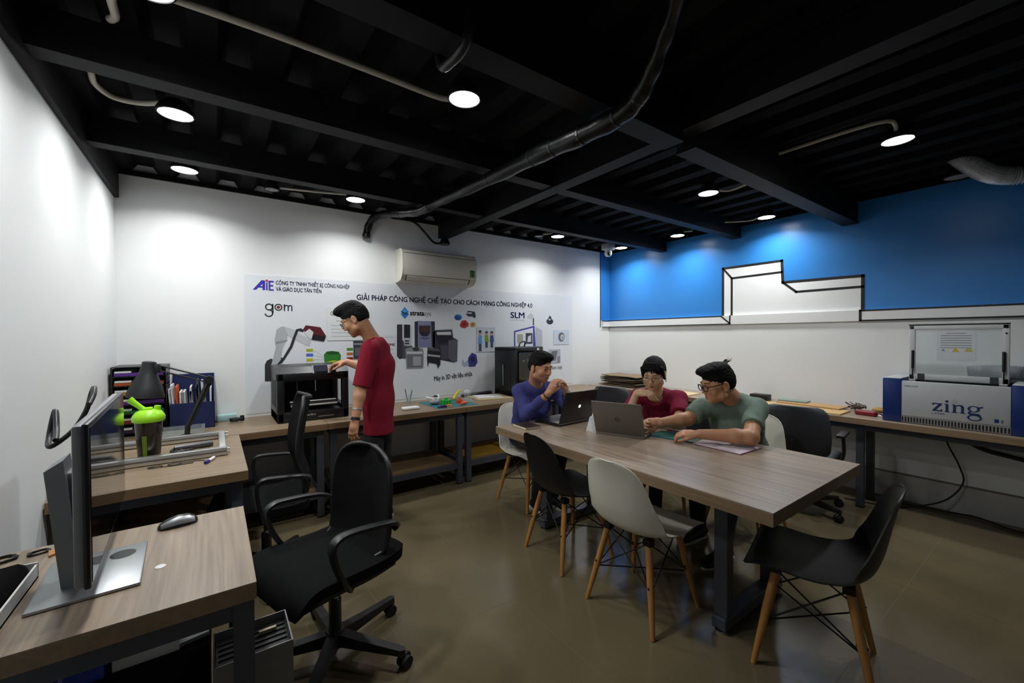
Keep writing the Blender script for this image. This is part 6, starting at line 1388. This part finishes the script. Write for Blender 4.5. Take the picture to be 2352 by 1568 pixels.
# ---------------------------------------------------------------- woman in maroon, hand at her chin
def woman():
    base = V3(3.10, 2.05, 0); t = thing('person', 'person in a maroon t-shirt with black hair and chin on hand at the table', 'person', tuple(base))
    M = frame((-.93, -.36), R(20), R(0)); hc = V3(2.668, 1.905, 1.155); s = 1.0; L = make_L(hc, M, s)
    nb = V3(2.745, 1.94, 1.00); ch = V3(2.875, 1.985, .84); pv = V3(3.09, 2.06, .60)
    lsh, rsh = V3(2.83, 1.80, .965), V3(2.675, 2.06, .965); lel, lwr = V3(2.665, 1.69, .808), V3(2.57, 1.81, .828); rel_, rwr = V3(2.52, 2.04, .805), V3(2.51, 1.94, 1.015)
    F = Field((2.3, 1.5, .68), (3.15, 2.3, 1.32), .004)
    add_head(F, hc, M, s, True, .94); F.cap(L(0, -.03, -.05), nb, .046, .052, k=.03); F.cap(nb, ch, .046, .07, k=.03); F.cap(lsh, rsh, .032, k=.03); F.cap(ch, (ch+pv)/2, .07, .07, k=.04)
    add_arm(F, lsh, lel, lwr, (.038, .033, .023)); add_arm(F, rsh, rel_, rwr, (.038, .033, .023))
    add_hand(F, lwr, unit([-.6, .75, -.12]), (.1, .1, -1), -1, (.3, .4, .3), .9, (.3, .4), .88)
    add_hand(F, rwr+V3(0, 0, .006), unit([.32, -.90, .02]), (.55, .1, -.8), -1, (.35, .75, .5), .85, (.1, .5), .88)
    b = field_obj('body', F.mesh(1), M_skin2, t, base)
    H = Field(hc-.22, hc+.22, .004)
    H.ell(L(0, -.014, .040), np.array((.080, .099, .088))*s, M, .02); H.ell(L(0, -.06, -.005), np.array((.076, .060, .085))*s, M, .03)
    for q in (-1, 1): H.cap(L(q*.072, .035, .055), L(q*.079, .018, -.035), .013, .006, k=.015)
    H.ell(L(0, .128, -.022), np.array((.072, .080, .104))*s, M, .01, 'sub')
    for k in range(8):
        x0, x1 = -.045+.0129*k, -.060+.0171*k; zz = (.030, .018, .034, .022, .040, .024, .030, .020)[k]
        H.cap(L(x0*.8, .060, .100), L((x0+x1)/2, .084-.5*abs(x1)**1.2*.5, .066), .008, .0065, k=.010); H.cap(L((x0+x1)/2, .084-.5*abs(x1)**1.2*.5, .066), L(x1, surf(F, L, x1, zz)+.001, zz), .006, .0016, k=.006)
    H.cap(L(0, -.10, .03), L(0, -.15, -.02), .03, .02, k=.02); H.cap(L(0, -.15, -.02), L(0, -.14, -.12), .022, .012, k=.02)
    field_obj('hair', H.mesh(0, hair_noise(6, .0025)), M_hair, t, base)
    face_bits(t, L, F, base, s, True); glasses(t, L, base, s, M_pgrey, .025, .015, .0014, label='thin rimmed glasses')
    S = Field((2.4, 1.55, .5), (3.35, 2.4, 1.1), .005); fb = unit([-.85, -.4, 0]); ax = unit(np.cross(lsh-rsh, nb-ch))
    S.cap(nb+V3(.02, .01, -.055), ch, .08, .132, k=.05, sq=(ax, .76)); S.cap(ch, pv, .132, .145, k=.06, sq=(fb, .8))
    S.cap(lsh, nb+V3(.015, .01, -.03), .053, .06, k=.05); S.cap(rsh, nb+V3(.015, .01, -.03), .053, .06, k=.05)
    S.cap(lsh, lsh+(lel-lsh)*.60, .058, .062, k=.03, flat='b'); S.cap(rsh, rsh+(rel_-rsh)*.62, .058, .062, k=.03, flat='b')
    S.cap(L(0, -.03, -.05), nb+V3(-.03, -.01, -.02), .046, .062, k=.012, op='sub')
    field_obj('shirt', S.mesh(1, cloth_noise(31, .007, 12., (1, 1, .4))), mat('maroon_magenta_tshirt', '#7a1a36', .8, var=.08, scale=50, spec=.2), t, base)
    hip = [V3(3.09, 1.97, .575), V3(3.07, 2.14, .575)]; kn = [V3(2.70, 1.90, .54), V3(2.68, 2.10, .54)]; an = [V3(2.72, 1.93, .09), V3(2.72, 2.13, .09)]
    trousers(t, base, hip, kn, an, (.078, .062, .045), V3(3.10, 2.06, .62)); shoes(t, base, an, (-1, -.1))
    g = G().tube([tuple(L(.083, -.002, -.03)-base), tuple(L(.082, .004, -.055)-base), tuple(L(.075, .0, -.10)-base), tuple(nb+V3(-.05, -.06, -.05)-base)], .0016, 6, sub=4); obj('earphone_wire', g, M_lampwhite, t, 60)
    obj('earphone', G().cyl(tuple(L(-.086, -.002, -.03)-base), tuple(L(-.084, .006, -.062)-base), .004, n=8), M_lampwhite, t, 50)
woman()

# ---------------------------------------------------------------- man in the blue sweater, hands clasped
def man_blue():
    base = V3(2.24, 2.93, 0); t = thing('person', 'person in a blue long-sleeved sweater with clasped hands at the table end', 'person', tuple(base))
    M = frame((.16, -1.0), R(12), R(0)); hc = V3(2.125, 2.575, 1.19); s = 1.0; L = make_L(hc, M, s)
    nb = V3(2.16, 2.68, 1.035); ch = V3(2.19, 2.76, .86); pv = V3(2.24, 2.94, .56)
    rsh, lsh = V3(2.035, 2.735, .985), V3(2.345, 2.67, .985); rel_, rwr = V3(2.01, 2.615, .815), V3(2.062, 2.405, 1.0); lel, lwr = V3(2.39, 2.52, .835), V3(2.215, 2.37, 1.0)
    F = Field((1.8, 2.2, .68), (2.55, 3.0, 1.38), .004)
    add_head(F, hc, M, s); F.cap(L(0, -.03, -.05), nb, .054, .06, k=.03); F.cap(nb, ch, .05, .075, k=.03); F.cap(lsh, rsh, .036, k=.03); F.cap(ch, (pv+ch)/2, .075, .075, k=.04)
    add_arm(F, lsh, lel, lwr, (.042, .037, .027)); add_arm(F, rsh, rel_, rwr, (.042, .037, .027))
    add_hand(F, rwr+V3(.004, -.004, .01), unit([.42, -.30, .80]), (.75, .25, -.30), 1, (.35, .5, .3), .9, (.3, .3), fan=[(.5, .75, .4), (.55, .8, .4), (.6, .8, .4), (.6, .85, .4)])
    add_hand(F, lwr+V3(-.006, -.004, .01), unit([-.50, -.20, .78]), (-.65, .2, -.35), -1, (.4, .6, .4), .9, (.3, .3), fan=[(.5, .8, .4), (.55, .85, .4), (.6, .9, .4), (.6, .9, .4)])
    b = field_obj('body', F.mesh(1), M_skin1, t, base)
    H = Field(hc-.22, hc+.22, .004)
    H.ell(L(0, -.014, .036), np.array((.0772, .0955, .0855))*s, M, .02); H.ell(L(0, -.045, .005), np.array((.0745, .062, .075))*s, M, .02)
    H.ell(L(0, .004, .090), np.array((.067, .088, .042))*s, M, .025); H.ell(L(0, .055, .094), np.array((.060, .042, .024))*s, M, .025)
    H.ell(L(0, .135, -.018), np.array((.080, .084, .104))*s, M, .008, 'sub')
    for q in (-1, 1): H.ell(L(q*.088, .022, -.035), np.array((.024, .045, .055))*s, M, .01, 'sub')
    H.ell(L(0, -.06, -.112), np.array((.1, .09, .07))*s, M, .02, 'sub')
    field_obj('hair', H.mesh(0, hair_noise(8, .0035)), M_hair, t, base)
    face_bits(t, L, F, base, s)
    S = Field((1.8, 2.25, .48), (2.6, 3.2, 1.12), .005); ax = unit(np.cross(lsh-rsh, nb-ch)); fb = V3(0, 1, 0)
    S.cap(nb+V3(.01, .02, -.06), ch, .085, .15, k=.05, sq=(ax, .76)); S.cap(ch, pv, .15, .15, k=.06, sq=(fb, .8))
    S.cap(lsh, nb+V3(.005, .015, -.03), .058, .066, k=.05); S.cap(rsh, nb+V3(.005, .015, -.03), .058, .066, k=.05)
    for sh, el, wr in ((lsh, lel, lwr), (rsh, rel_, rwr)): S.cap(sh, el, .060, .050, k=.03); S.cap(el, el+(wr-el)*.80, .050, .038, k=.03, flat='b')
    S.cap(L(0, -.03, -.05), nb+V3(0, -.01, .0), .052, .058, k=.012, op='sub')
    field_obj('sweater', S.mesh(1, cloth_noise(41, .007, 14., (1, 1, .7))), mat('blue_sweater', '#43467f', .85, var=.1, scale=60, spec=.2), t, base)
    hip = [V3(2.155, 2.90, .58), V3(2.325, 2.90, .58)]; kn = [V3(2.12, 2.56, .54), V3(2.36, 2.56, .54)]; an = [V3(2.16, 2.66, .09), V3(2.33, 2.66, .09)]
    trousers(t, base, hip, kn, an, (.080, .064, .052), V3(2.24, 2.91, .64)); shoes(t, base, an, (0, -1))
    band_ring(t, base, rwr+(rel_-rwr)*.07, rwr-rel_, .031, .008, M_black, 'wristband', 'thin dark wristband'); band_ring(t, base, lwr+(lel-lwr)*.07, lwr-lel, .032, .014, M_pgrey, 'watch', 'dark wrist watch')
man_blue()
